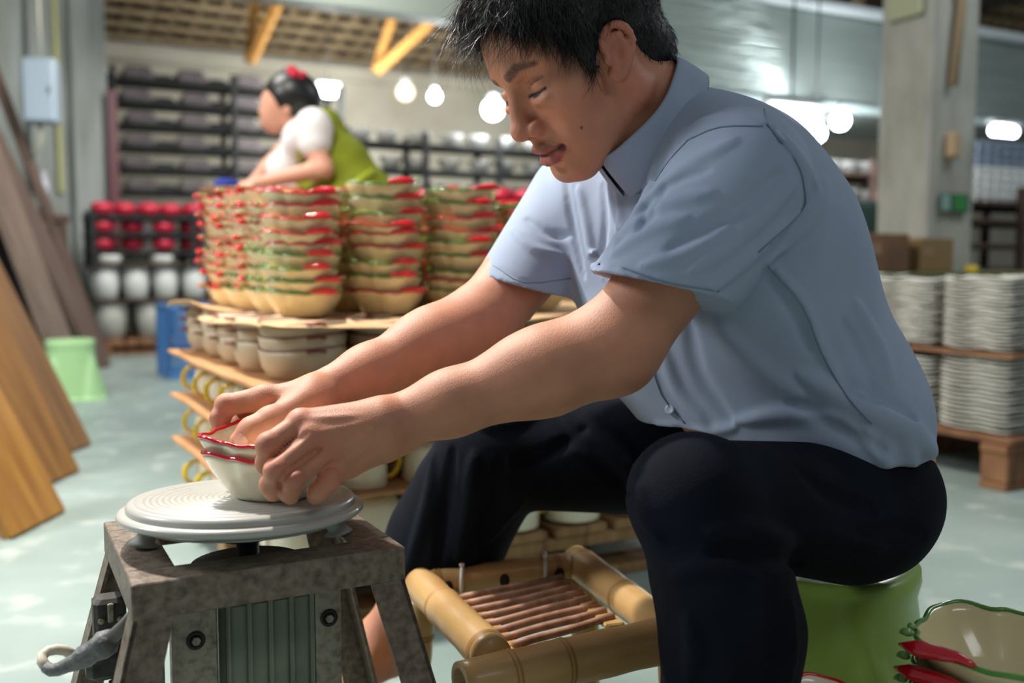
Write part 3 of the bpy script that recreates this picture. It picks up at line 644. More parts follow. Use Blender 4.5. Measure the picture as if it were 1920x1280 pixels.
# boards and cardboard between the tiers
def warped(u0, u1, v0, v1, z, th, m, label, amp=.006, name='cardboard_sheet', cat='cardboard', seed=0, lift=0):
    nu, nv = 16, 16; vs = []; fs = []; t = empty if False else None
    for s_ in (0, 1):
        for i in range(nu+1):
            for j in range(nv+1):
                u = u0+(u1-u0)*i/nu; v = v0+(v1-v0)*j/nv; e = max(0, abs(i/nu-.5)*2-.86)/.14; f_ = max(0, abs(j/nv-.5)*2-.86)/.14
                w_ = amp*math.sin(9*v+seed)*e+amp*.6*math.sin(8*u+seed*2)*f_-(abs(amp)*.6)*max(e, f_)
                du = amp*.8*math.sin(21*v+seed) if i in (0, nu) else 0; dv = amp*.8*math.sin(17*u+seed) if j in (0, nv) else 0
                vs.append((u+du, v+dv, w_+s_*th+lift*max(0, 1-(u-u0)/.12)))
    K = (nu+1)*(nv+1); ix = lambda s_, i, j: s_*K+i*(nv+1)+j
    for i in range(nu):
        for j in range(nv): fs.append((ix(1, i, j), ix(1, i+1, j), ix(1, i+1, j+1), ix(1, i, j+1))); fs.append((ix(0, i, j+1), ix(0, i+1, j+1), ix(0, i+1, j), ix(0, i, j)))
    for i in range(nu): fs.append((ix(0, i, 0), ix(0, i+1, 0), ix(1, i+1, 0), ix(1, i, 0))); fs.append((ix(1, i, nv), ix(1, i+1, nv), ix(0, i+1, nv), ix(0, i, nv)))
    for j in range(nv): fs.append((ix(1, 0, j), ix(1, 0, j+1), ix(0, 0, j+1), ix(0, 0, j))); fs.append((ix(0, nu, j), ix(0, nu, j+1), ix(1, nu, j+1), ix(1, nu, j)))
    b = MB(); b.add(vs, fs); tag(b.obj(name, m, None, V((C0.x, C0.y, z)), (0, 0, RZ)), label, cat)
warped(-.01, .52, -.015, .49, SZ[0]-.004, .003, M_cb, 'front left sheet of wavy cardboard under the tall berry bowl stacks', .007, seed=1)
warped(-.03, .5, .5, .82, SZ[0]-.001, .003, M_cb, 'rear left sheet of curling cardboard under the berry bowls', .010, seed=3, lift=.022)
warped(.525, 1.04, -.01, .80, SZ[0]-.0015, .003, M_cb, 'right-hand cardboard sheet on top of the cream bowl tier', .004, seed=5)
for k, nm in ((1, 'uppermost thin wooden board, below the cream bowl tier'), (2, 'middle thin wooden board, between two tiers of yellow-handled mugs'), (3, 'lowest thin wooden board, above the big upturned cups')):
    warped(-.025, 1.0, -.02, .81, SZ[k]-.006, .006, M_ply, nm, .002, 'thin_board', 'board', k)
# top tier: stacks of berry bowls
names = ['the front-left stack', 'the middle front stack', 'the right front stack', 'the left row, second stack', 'the left row, third stack', 'the left row, rearmost stack', 'the stack behind the sleeve', 'the second row, left stack', 'the second row, middle stack', 'the second row, right stack']
A = V((P(568, 590, 2.0).x, 2.0, 0))
stacks = [(A, 9, 'rgggrrrrr'[:9], .0), (A+RU*.178, 9, 'rggrrrggg', .1), (A+RU*.352, 9, 'grgggrrgg', 0), (A+RV*.165+RU*.01, 9, 'ggggrrrrr', 0), (A+RV*.32-RU*.0, 9, 'ggrrrrrrr', 0), (A+RV*.47-RU*.01, 9, 'rrrrrrrrr', 0), (A+RU*.53, 8, 'rgrgrgrg', 0), (A+RU*.17+RV*.175, 9, 'rrggrrggr', 0), (A+RU*.345+RV*.175, 9, 'grrggrrgr', 0), (A+RU*.5+RV*.19, 8, 'rgrrgrgg', 0)]
for si, (o, n, cs, _) in enumerate(stacks):
    front = si in (0, 1, 2, 6, 7, 8, 9)
    base = -PI/2+RZ+.35 if front else PI+.1
    if si == 0: cs = 'gggrgrrrr'; cs = 'gggg'+'rrrrr'
    z = SZ[0]+.0035
    for k in range(n):
        # some nest deep, some sit proud
        if k: z += (.0175, .031, .022, .033, .03, .024, .034, .028, .03)[(k*5+si*2) % 9]*(.83 if si == 0 else .96)
        jx = .004*math.sin(k*2.1+si*1.3); jy = .004*math.cos(k*1.7+si)
        rz = base+.12*math.sin(k*1.9+si*2.2)+( .5 if (not front and k % 2) else 0)
        berry_bowl(V((o.x+jx, o.y+jy, z)), rz, cs[k % len(cs)], 'cream bowl, %s rim, %s in %s' % ('red' if cs[k % len(cs)] == 'r' else 'green', ORD[k], names[si]), 'berry bowls stacked on the cardboard', tilt=(.03*math.sin(k*3.1+si), .03*math.cos(k*2.3+si))).scale = (1.1, 1.1, 1.0)
# second tier: cream casserole bowls stacked four high
def cass(n=40):
    R, H, rb = .083, .055, .062
    def shp(a, r, z, j):
        k = 1+.03*math.cos(2*a); t = max(0, min(1, z/H)); return r*k*math.cos(a), r*k*math.sin(a), z+.004*math.sin(2*a+.5)*t**3
    b = MB(); b.lathe([(0, 0), (rb, 0), (rb+.006, .006), (R-.006, H*.4), (R-.001, H*.8), (R, H), (R-.004, H), (R-.008, H*.5), (rb, .008), (0, .006)], n, shape=shp); return b.mesh('bowl_body')
def cass_rim():
    R, H = .0815, .0555; b = MB(); b.tube([(R*(1+.03*math.cos(2*a))*math.cos(a), R*(1+.03*math.cos(2*a))*math.sin(a), H+.004*math.sin(2*a+.5)) for a in [2*PI*i/48 for i in range(48)]], .0015, 6, closed=True)
    x0 = R*1.03
    b.tube([(x0-.004, -.016, H-.002), (x0+.010, -.013, H-.001), (x0+.015, 0, H), (x0+.010, .013, H-.001), (x0-.004, .016, H-.002)], .003, 6); return b.mesh('rim')
CM = cass(); CM.materials.append(M_bisq); CRm = cass_rim(); CRm.materials.append(M_brim)
cells = []
for i in range(6): cells.append((.095+i*.172, .09, 'front'))
for j in range(1, 5): cells.append((.09, .09+j*.162, 'left'))
for i in range(1, 6): cells.append((.095+i*.172, .265, 'inner'))
fn = ['first', 'second', 'third', 'fourth', 'fifth', 'sixth']
for ci, (u, v, side) in enumerate(cells):
    idx = int(round((u-.095)/.172)) if side != 'left' else int(round((v-.09)/.162))
    if side == 'inner' and idx > 3: continue
    for k in range(3):
        z = SZ[1]+.001+k*.0235+(.001 if k else 0)
        t = empty('casserole_bowl', RW(C0, u+.002*math.sin(k*3+ci), v, z), {'front': 'matt cream casserole bowl, %s up in the %s stack along the front edge', 'left': 'matt cream casserole bowl, %s up in the %s stack along the left side', 'inner': 'matt cream casserole bowl, %s up in the %s stack of the second row'}[side] % (fn[k], fn[idx]), 'bowl', RZ+(PI if side == 'left' else -PI/2+.3*math.sin(ci)), 'cream casserole bowls in the second tier')
        link('bowl_body', CM, None, t); link('rim', CRm, None, t)
# mug tiers: upturned cups with yellow handles
def mug(R=.048, H=.078):
    b = MB(); b.lathe([(0, H-.003), (R*.5, H-.004), (R*.58, H), (R*.7, H-.001), (R*.9, H*.78), (R*.99, H*.45), (R, .003), (R-.001, 0), (R-.005, 0), (R-.004, H*.4), (R*.6, H-.01), (0, H-.012)], 32); return b.mesh('cup_body')
def hnd(R=.048, H=.078, r=.0052):
    b = MB(); n = 12; b.tube([(R-.004+.030*math.sin(PI*i/n)**.8, .002*math.sin(i), H*.5+.027*math.cos(PI*i/n)) for i in range(n+1)], [r*(.8+.3*math.sin(PI*i/n)) for i in range(n+1)], 10); return b.mesh('handle')
MU = mug(); MU.materials.append(M_creamw); HN = hnd(); HN.materials.append(M_yel); MB2 = mug(.062, .1); MB2.materials.append(M_creamw); HN2 = hnd(.062, .1, .006); HN2.materials.append(M_yel)
def mugs(zi, R, H, m, h, pitch, tier, label):
    z = SZ[zi]+.0008; nu = int((PU-.06)/pitch); c = 0; lv = 'front'
    for i in range(nu):
        for j in range(nu):
            if i > 1 and j > 1: continue
            u = .065+i*pitch; v = .06+j*pitch; c += 1
            if u > PU-.05 or v > PVd-.05: continue
            where = 'at the front left corner' if i == j == 0 else '%s along the front edge' % ON[i] if j == 0 else '%s along the left edge' % ON[j] if i == 0 else '%s in the row behind the front' % ON[i] if j == 1 else '%s in the row behind the left edge' % ON[j]
            a = (PI*.95 if i == 0 else -PI/2*.75)+.35*math.sin(c*1.7)
            if j == 0 and i > 0: a = -.35+.3*math.sin(c)
            t = empty('mug', RW(C0, u, v, z), '%s, %s' % (label, where), 'mug', RZ+a, tier)
            link('cup_body', m, None, t); link('handle', h, None, t)
ORD_N = ['corner', 'second', 'third', 'fourth', 'fifth', 'sixth', 'seventh', 'eighth', 'ninth', 'tenth']
mugs(2, .048, .078, MU, HN, .132, 'mugs in the upper mug tier', 'upturned ivory mug, upper mug tier')
mugs(3, .048, .078, MU, HN, .132, 'mugs in the lower mug tier', 'upturned ivory mug, lower mug tier')
mugs(4, .062, .1, MB2, HN2, .150, 'big cups on the pallet', 'large upturned ivory cup on the pallet')
# second pallet behind: stacks topped by boards and crimson pots
q = P(985, 400, 3.1); B0 = V((q.x-.25, q.y, 0))
pallet(B0, .9, .45, .13, 'wooden pallet behind the berry bowls, mostly hidden by the man', mt=M_wood_l, nb=6)
b = MB(); b.box((.45, .22, .3), (.86, .4, .6), None, .01); tag(b.obj('packing_case', M_ply, None, RW(B0, 0, 0, .131), (0, 0, RZ)), 'light plywood packing case on the pallet behind the berry bowls', 'box')
zt = .732
for k, (u, v) in enumerate(((.12, .12), (.3, .12), (.48, .12), (.66, .12), (.12, .3), (.3, .3))):
    for j in range(3):
        berry_bowl(RW(B0, u, v, zt+.0005+j*.026), RZ-PI/2+.2*math.sin(j+k), 'r', 'red-rimmed bowl, %s up, %s stack on the packing case' % (ON[j], ['front left', 'front second', 'front third', 'front right', 'rear left', 'rear right'][k]), 'bowls on the packing case')
zt2 = P(985, 380, 3.15).z; b = MB(); b.box((.45, .22, 0), (.86, .42, .012), None, .002); tag(b.obj('thin_board', M_ply, None, RW(B0, 0, 0, zt2), (0, 0, RZ)), 'thin board carrying crimson pots, behind the berry bowls', 'board')
rp2 = MB(); rp2.lathe([(0, 0), (.03, 0), (.04, .02), (.038, .035), (.02, .046), (0, .048)], 16); rp2m = rp2.mesh('red_pot'); rp2m.materials.append(M_pink)
for k in range(9):
    for j in range(3):
        o = link('crimson_pot', rp2m, None, None, RW(B0, .05+k*.09, .05+j*.1, zt2+.0065), None); tag(o, 'small crimson pot, %s from left in the %s row on the thin rear board' % (ON[k], ON[j]), 'pot', 'crimson pots behind the berry bowls')
# bowls at the lower right corner and below the knee
q = P(1905, 1243, .93)
fb = V((q.x, q.y, 0)); SC2 = 1.0
tb2 = empty('low_block', V((fb.x, fb.y, 0)), 'small wooden block under the foreground bowls', 'block', .2)
b = MB(); b.box((0, 0, .0+(q.z-.085)/2-.012), (.13, .13, q.z-.085-.024), None, .006); b.obj('wood_core', M_ply, tb2)
b = MB(); b.box((0, 0, q.z-.085-.012), (.15, .15, .022), None, .003); b.obj('top_board', M_ply, tb2)
for k in range(3):
    berry_bowl(V((fb.x, fb.y, q.z-.083+k*.0255)), PI+.12+.06*k, 'g', 'cream bowl with green rim, %s of the foreground stack at lower right' % ('bottom', 'middle', 'topmost')[k], 'foreground bowls at lower right').scale = (1.3, -1.3, 1.1)
q = P(1535, 1335, .86); berry_bowl(V((q.x, q.y, q.z-H_B)), -.3, 'r', 'ivory bowl with thin red rim at the bottom edge under the green stool', None, True)
b = MB(); b.box((0, 0, 0), (.12, .12, q.z-H_B-.002), None, .004); b.v = [(x, y, z_+(q.z-H_B-.002)/2) for x, y, z_ in b.v]; tag(b.obj('wooden_block', M_ply, None, V((q.x, q.y, 0))), 'plain wooden block under the bowl at the bottom edge', 'block')
# ================================================================ metal stand and banding wheel
M_iron = mat('rusty_paint_iron', (140, 126, 112), rough=.5, metal=.3, col2=(92, 78, 66), scale=110, contrast=(.3, .7), bump=.4, bscale=220, detail=8)
FLc = P(250, 1097, .885); FRc = P(762, 1022, 1.008); ZT = (FLc.z+FRc.z)/2; sv = RV*.245; BLc = FLc+sv; BRc = FRc+sv
SO = V(((FLc.x+BRc.x)/2, (FLc.y+BRc.y)/2, 0)); ang = math.atan2(FRc.y-FLc.y, FRc.x-FLc.x); SW = (V((FRc.x, FRc.y))-V((FLc.x, FLc.y))).length; SD = .25
stand = empty('metal_stand', SO, 'rusty angle-iron stand carrying the pale banding wheel', 'stand', ang)
hw, hd = SW/2, SD/2
for c, d in (((0, -hd+.0225, ZT-.0022), (SW, .045, .0045)), ((0, hd-.0225, ZT-.0022), (SW, .045, .0045)), ((-hw+.0225, 0, ZT-.0021), (.045, SD-.09, .0045)), ((hw-.0225, 0, ZT-.0021), (.045, SD-.09, .0045))):
    b = MB(); b.box(c, d, None, .0012); b.obj('top_flange', M_iron, stand)
for c, d in (((0, -hd+.0022, ZT-.018), (SW, .0045, .033)), ((0, hd-.0022, ZT-.018), (SW, .0045, .033)), ((-hw+.0022, 0, ZT-.018), (.0045, SD-.01, .033)), ((hw-.0022, 0, ZT-.018), (.0045, SD-.01, .033))):
    b = MB(); b.box(c, d, None, .0012); b.obj('side_flange', M_iron, stand)
zt = ZT-.034
for sx in (-1, 1):
    for sy in (-1, 1):
        b = MB(); s = .26*zt; x0, y0 = sx*(hw-.001), sy*(hd-.001)
        def skew(pts): return [(x+(0 if zz > .1 else sx*s), y+(0 if zz > .1 else sy*s*.5), zz) for x, y, zz in pts]
        for (dx, dy) in ((.036, .004), (.004, .036)):
            xs = sorted((x0, x0-sx*dx)); ys = sorted((y0, y0-sy*dy))
            pts = [(x, y, z) for z in (0.0, zt) for x, y in ((xs[0], ys[0]), (xs[1], ys[0]), (xs[1], ys[1]), (xs[0], ys[1]))]
            b.add(skew(pts), [(3, 2, 1, 0), (4, 5, 6, 7), (0, 1, 5, 4), (1, 2, 6, 5), (2, 3, 7, 6), (3, 0, 4, 7)])
        b.obj('leg', M_iron, stand)
# motor housing
M_house = mat('green_grey_housing', (136, 142, 124), rough=.4, metal=.0, col2=(108, 116, 100), scale=12); M_chan = mat('channel_alu', (160, 152, 136), rough=.5, metal=.35, col2=(112, 104, 92), scale=90, contrast=(.45, .7))
mo = empty('motor_housing', V((SO.x, SO.y, 0)), 'grey-green ribbed motor housing inside the metal stand', 'motor', ang)
b = MB(); b.box((.012, .01, .185), (.105, .11, .27), None, .006); b.obj('casing', M_house, mo)
for k in range(5): b = MB(); b.box((-.032+k*.022, -.048, .185), (.006, .008, .27), None, .002); b.obj('rib', M_house, mo)
for u, wd in ((-.066, .044), (.072, .028)):
    b = MB(); b.box((u, -.052, .18), (wd, .006, .30), None, .002); b.box((u-wd/2+.003, -.04, .18), (.005, .024, .30)); b.box((u+wd/2-.003, -.04, .18), (.005, .024, .30)); c_ = b.obj('channel', M_chan, mo)
    for z in (.29, .12):
        b = MB(); b.lathe([(0, 0), (.0095, 0), (.0095, .0012), (.006, .0012), (.006, -.001), (0, -.001)], 16); b.v = [(x+u, -.0553-zz, y+z) for x, y, zz in b.v]; b.obj('bolt_hole', mat('dark_hole', (44, 40, 36), rough=.6), c_)
        b = MB(); b.lathe([(0, 0), (.0045, 0), (.0045, .004), (0, .004)], 6, smooth=False); b.v = [(x+u, -.0555-zz, y+z) for x, y, zz in b.v]; b.obj('bolt', M_chan, c_)
b = MB(); b.box((-.1, -.045, .17), (.008, .02, .3), None, .002); b.obj('side_strip', M_house, mo)
b = MB(); b.box((.012, .01, .03), (.19, .2, .05), None, .006); b.obj('base_box', M_house, mo)
b = MB(); b.lathe([(0, .332), (.052, .332), (.06, .336), (.062, .342), (.06, .347), (.02, .349), (.012, .352), (.012, ZT+.02), (0, ZT+.02)], 48); b.obj('flywheel', mat('black_flywheel', (26, 25, 25), rough=.5), mo)
# wheel
ZW = P(455, 931, 1.04).z; wc = P(455, 931, 1.04)
wh = empty('banding_wheel', V((wc.x, wc.y, ZT+.001)), 'round pale grey banding wheel with concentric rings on the iron stand', 'turntable', 0)
dz = ZW-ZT; M_wheel = mat('pale_grey_enamel', (190, 189, 182), rough=.34, coat=.2, col2=(178, 177, 170), scale=8)
M_rub = mat('grey_rubber', (166, 166, 160), rough=.6)
R = .1175; prof = [(0, dz+.0002)]
nr = 60
for i in range(1, nr):
    r = i/nr*(R-.012); prof.append((r, dz+.001*math.sin(r*2*PI/.0062)*(.3+.7*(r > .015))))
prof += [(R-.009, dz+.0004), (R-.004, dz-.0006), (R-.0012, dz-.0028), (R, dz-.0055), (R+.0002, dz-.0095)]
b = MB(); b.lathe(prof, 96); b.obj('ribbed_disc', M_wheel, wh)
b = MB(); b.lathe([(R-.002, dz-.009), (R+.005, dz-.0094), (R+.0085, dz-.0115), (R+.009, dz-.0145), (R+.0065, dz-.0175), (R+.002, dz-.0195), (R-.004, dz-.021), (R-.03, dz-.0225), (0, dz-.0225)], 96); b.obj('lower_ring', M_wheel, wh)
b = MB(); b.lathe([(0, dz-.0227), (R-.008, dz-.0227), (R-.014, dz-.026), (R-.03, dz-.028), (.02, dz-.03), (0, dz-.03)], 72); b.obj('underside', M_rub, wh)
b = MB(); b.lathe([(0, dz-.030), (.026, dz-.030), (.026, dz-.046), (.014, .0), (0, .0)], 28); b.obj('hub', mat('black_hub', (24, 24, 24), rough=.4), wh)
for a_, w_ in ((PI*1.12, .02), (PI*.05, .016), (PI*.6, .016)):
    b = MB(); x, y = math.cos(a_), math.sin(a_); pts = []
    for i in range(8): t = i/7; rr = R-.03+.002*t; pts.append((x*(rr+.01*math.sin(t*PI/2)), y*(rr+.01*math.sin(t*PI/2)), dz-.025-(dz-.025)*t))
    b.tube(pts, [.016-.007*math.sin(i/7*PI) for i in range(8)], 14); b.obj('foot', M_rub, wh)
wh.rotation_euler = (-.04, 0, 0)
# bowls in the man's hands
bc = V((P(520, 915, 1.045).x, 1.045, ZW+.0025))
berry_bowl(bc, 2.2, 'r', 'ivory bowl with red wavy rim standing on the banding wheel', None, True)
berry_bowl(bc+V((-.001, .002, .0175)), 2.05, 'r', 'ivory bowl with red wavy rim, nested on top under the man\'s thumb', None, True, tilt=(-.03, -.02), leaf=False)
# switch and taped cable on the rear left leg
sw = empty('foot_switch', P(205, 1160, 1.02), 'dark dusty switch unit with screws behind the left front leg', 'switch', ang)
M_dk = mat('dusty_black', (52, 50, 48), rough=.8, col2=(84, 80, 76), scale=60)
b = MB(); b.box((0, 0, 0), (.032, .03, .05), None, .004); b.obj('switch_body', M_dk, sw)
b = MB(); b.box((0, -.004, -.045), (.05, .03, .03), None, .006); b.box((.012, -.01, -.075), (.03, .03, .035), None, .008); b.obj('bracket', M_dk, sw)
for u in (-.009, .009):
    b = MB(); b.lathe([(0, 0), (.0035, 0), (.003, .0015), (0, .0016)], 12); b.v = [(x+u, -.0155-zz, y+.004) for x, y, zz in b.v]; b.obj('screw', M_chan, sw)
b = MB(); b.box((0, -.017, .012), (.006, .004, .02), None, .001); b.obj('lever', M_chan, sw)
cb_ = empty('taped_cable', P(150, 1235, .93), 'looped pale cable end wrapped in grey tape beside the stand leg', 'cable')
def tpts(L): return [P(x, y, Y) for x, y, Y in L]
b = MB(); b.tube(tpts([(258, 1140, .915), (235, 1170, .92), (205, 1200, .93)]), [.0055, .006, .0075], 12); local(b.obj('cable', mat('grey_cable', (96, 92, 88), rough=.6), cb_))
b = MB(); pts = tpts([(212, 1190, .93), (200, 1203, .93), (188, 1214, .93), (172, 1222, .93), (158, 1231, .93), (142, 1241, .93), (126, 1247, .93), (110, 1254, .932), (96, 1256, .934), (86, 1250, .936)])
b.tube(pts, [.008, .0135, .0125, .0105, .0115, .0085, .0072, .0066, .0062, .0058], 12); local(b.obj('grey_tape', mat('grey_tape', (120, 122, 124), rough=.5, bump=.8, bscale=160, col2=(92, 92, 92), scale=80), cb_))
b = MB(); b.tube(tpts([(88, 1252, .936), (79, 1240, .94), (80, 1228, .945), (90, 1220, .95), (106, 1217, .955), (122, 1219, .96), (138, 1228, .965)]), .0052, 12); local(b.obj('loop_end', mat('pale_cable', (214, 204, 184), rough=.5), cb_))
# ================================================================ bamboo stool
M_bam = mat('bamboo', (204, 168, 112), rough=.4, col2=(168, 124, 72), scale=5, stretch=(5, 5, 1), contrast=(.3, .72), detail=8, coat=.15, bump=.12, bscale=60)
M_bam_n = mat('bamboo_node', (166, 122, 66), rough=.5); M_bam_in = mat('bamboo_cut_end', (206, 184, 140), rough=.7); M_rod = mat('split_cane', (176, 132, 106), rough=.55, col2=(140, 98, 76), scale=20, stretch=(3, 3, 1))
bs = empty('bamboo_stool', V((.03, 1.24, 0)), 'low bamboo stool with cane slats between the man\'s feet', 'stool')
cBL = P(792, 1098, 1.345); cBR = P(1095, 1062, 1.40); cFL = P(925, 1232, 1.085); cFR = P(1262, 1182, 1.15)
def bamboo(name, a, c, r, nodes=(.3, .72), hollow=False, ext=0.0):
    a, c = V(a), V(c); t = (c-a); L = t.length; R_ = t.to_track_quat('Z', 'Y').to_matrix(); b = MB()
    prof = [(0, 0)] if not hollow else [(r*.72, .012)]
    if hollow: prof += [(r*.72, 0), (r*.97, 0)]
    else: prof += [(r*.95, 0)]
    zs_ = sorted(nodes); N_ = 22
    for i in range(1, N_):
        z = L*i/N_; prof.append((r*(1-.02*math.sin(i*1.3)), z))
    prof += [(r*.95, L), (0, L)]; b.lathe(prof, 28)
    o = b.obj(name, M_bam, bs); o.matrix_local = Matrix.Identity(4); o.location = a-bs.location; o.rotation_euler = R_.to_euler()
    for q in nodes:
        b = MB(); b.lathe([(r*.96, L*q-.007), (r*1.045, L*q-.0025), (r*.985, L*q), (r*1.05, L*q+.0022), (r*.96, L*q+.006)], 28); n_ = b.obj('node_ring', M_bam_n, o)
    if hollow: b = MB(); b.lathe([(0, .02), (r*.72, .02), (r*.72, -.0006), (r*.96, -.0006), (r*.96, .001)], 24, smooth=False); b.obj('cut_end', M_bam_in, o)
    return o
dFL = (cFL-cBL).normalized(); dFR = (cFR-cFL).normalized()
bamboo('rail', cBL-dFL*.01, cFL+dFL*.0, .024, (.36, .93)); bamboo('rail', cBR+V((-.01, .03, 0)), cFR+V((.0, -.02, 0)), .0235, (.1, .55))
bamboo('rail', cBL+V((.005, .0, .002)), cBR+V((-.02, 0, .002)), .019, (.08, .9)); 
bamboo('rail', cFL-dFR*.035+V((.0, -.05, -.006)), cFR+V((.02, .0, -.004)), .0265, (.2, .42), True)
iL = cBL.lerp(cFL, .04)+V((.042, 0, -.008)); iL2 = cBL.lerp(cFL, .93)+V((.042, 0, -.008)); iR = cBR.lerp(cFR, .04)+V((-.052, 0, -.008)); iR2 = cBR.lerp(cFR, .86)+V((-.052, 0, -.008))
for a, c in ((iL, iL2), (iR, iR2)):
    t = c-a; b = MB(); b.box((0, 0, t.length/2), (.026, .007, t.length), None, .002); o = b.obj('inner_strip', M_bam, bs); o.location = a-bs.location
    x = t.normalized(); zz = V((0, 0, 1)); zz = (zz-x*zz.dot(x)).normalized(); yy = zz.cross(x); o.rotation_euler = Matrix((yy, zz, x)).transposed().to_euler()
for k in range(8):
    f = .14+k*.108; a = iL.lerp(iL2, f)+V((-.004, 0, .005)); c = iR.lerp(iR2, f)+V((.006, 0, .005)); b = MB()
    b.tube([a.lerp(c, i/6)-bs.location+V((0, 0, .0008*math.sin(i*1.1+k))) for i in range(7)], .0052, 8); b.obj('cane_slat', M_rod, bs)
for f in (.16, .5, .84):
    q = cBL.lerp(cBR, f)+V((0, -.0185, .0)); b = MB(); b.lathe([(0, 0), (.0085, 0), (.0085, .001), (0, .001)], 16); b.v = [(x*.8, -zz-.0008, y*1.1) for x, y, zz in b.v]; o = b.obj('peg_hole', mat('peg_dark', (40, 28, 18), rough=.9), bs); o.location = q-bs.location
for f in (.24, .75):
    q = cBL.lerp(cBR, f)-bs.location; b = MB(); n = 24; vs = []
    b.tube([(q.x+.0, q.y+.024*math.cos(2*PI*i/n)-.001, q.z+.024*math.sin(2*PI*i/n)-.002*math.sin(i)) for i in range(n)], .003, 6, closed=True); b.box((q.x, q.y-.008, q.z+.026), (.007, .007, .006), None, .0015); b.obj('zip_tie', mat('zip_tie_white', (222, 220, 208), rough=.35), bs)
for c_ in (cBL, cBR, cFL, cFR):
    foot = V((c_.x+(c_.x-.04)*.12, c_.y+(c_.y-1.24)*.1, .0)); bamboo('leg', V((foot.x, foot.y, 0)), V((c_.x, c_.y, c_.z-.018)), .02, (.35, .75))
# ================================================================ seated man
SKIN = srgb(200, 137, 108); skin_c = np.array(SKIN[:3])
M_skin = mat('skin', (190, 135, 110), rough=.52, attr='tint', scale=28, bump=.3, bscale=800, sss=.08)
M_hair = mat('black_hair', (14, 13, 14), rough=.38, spec=.6)
M_shirt = mat('blue_grey_cotton', (149, 163, 187), rough=.85, col2=(157, 171, 194), scale=14, bump=.12, bscale=900)
M_trouser = mat('dark_navy_cloth', (9, 12, 20), rough=.9, col2=(17, 24, 39), spec=.15, scale=9, bump=.5, bscale=700, contrast=(.35, .75))
M_seam = mat('seam_thread', (124, 137, 158), rough=.8)
M_button = mat('shirt_button', (172, 186, 205), rough=.3)
def frame(yaw, pit, roll=0):
    F = V((-math.cos(yaw)*math.cos(pit), -math.sin(yaw)*math.cos(pit), -math.sin(pit)))
    S = V((0, 0, 1)).cross(V((F.x, F.y, 0)).normalized()).normalized(); S = V((-S.x, -S.y, 0)) if S.y > 0 else S
    U = F.cross(S).normalized(); U = -U if U.z < 0 else U
    if roll: R = Matrix.Rotation(roll, 3, F); S = R@S; U = R@U
    return F, S, U
HF, HS, HU = frame(math.radians(27), math.radians(37))
HR = np.array([HF, HS, HU]).T
HO = P(1156, 98, 1.10)-HS*.07
HSC = 1.04
def H(f, s, u): return HO+(HF*f+HS*s+HU*u)*HSC
def Rf(ang):  # head frame pitched about S
    c, s_ = math.cos(ang), math.sin(ang)
    return np.array([HF*c+HU*s_, HS, -HF*s_+HU*c]).T
def he(S, f, s, u, rf, rs, ru, k=.01, op='u', R=None): S.ell(H(f, s, u), (rf*HSC, rs*HSC, ru*HSC), HR if R is None else R, k, op)
def hc(S, a, b, ra, rb, k=.01, op='u'): S.cap(H(*a), H(*b), ra*HSC, rb*HSC, k, op)
NECKB = P(1268, 262, 1.205)
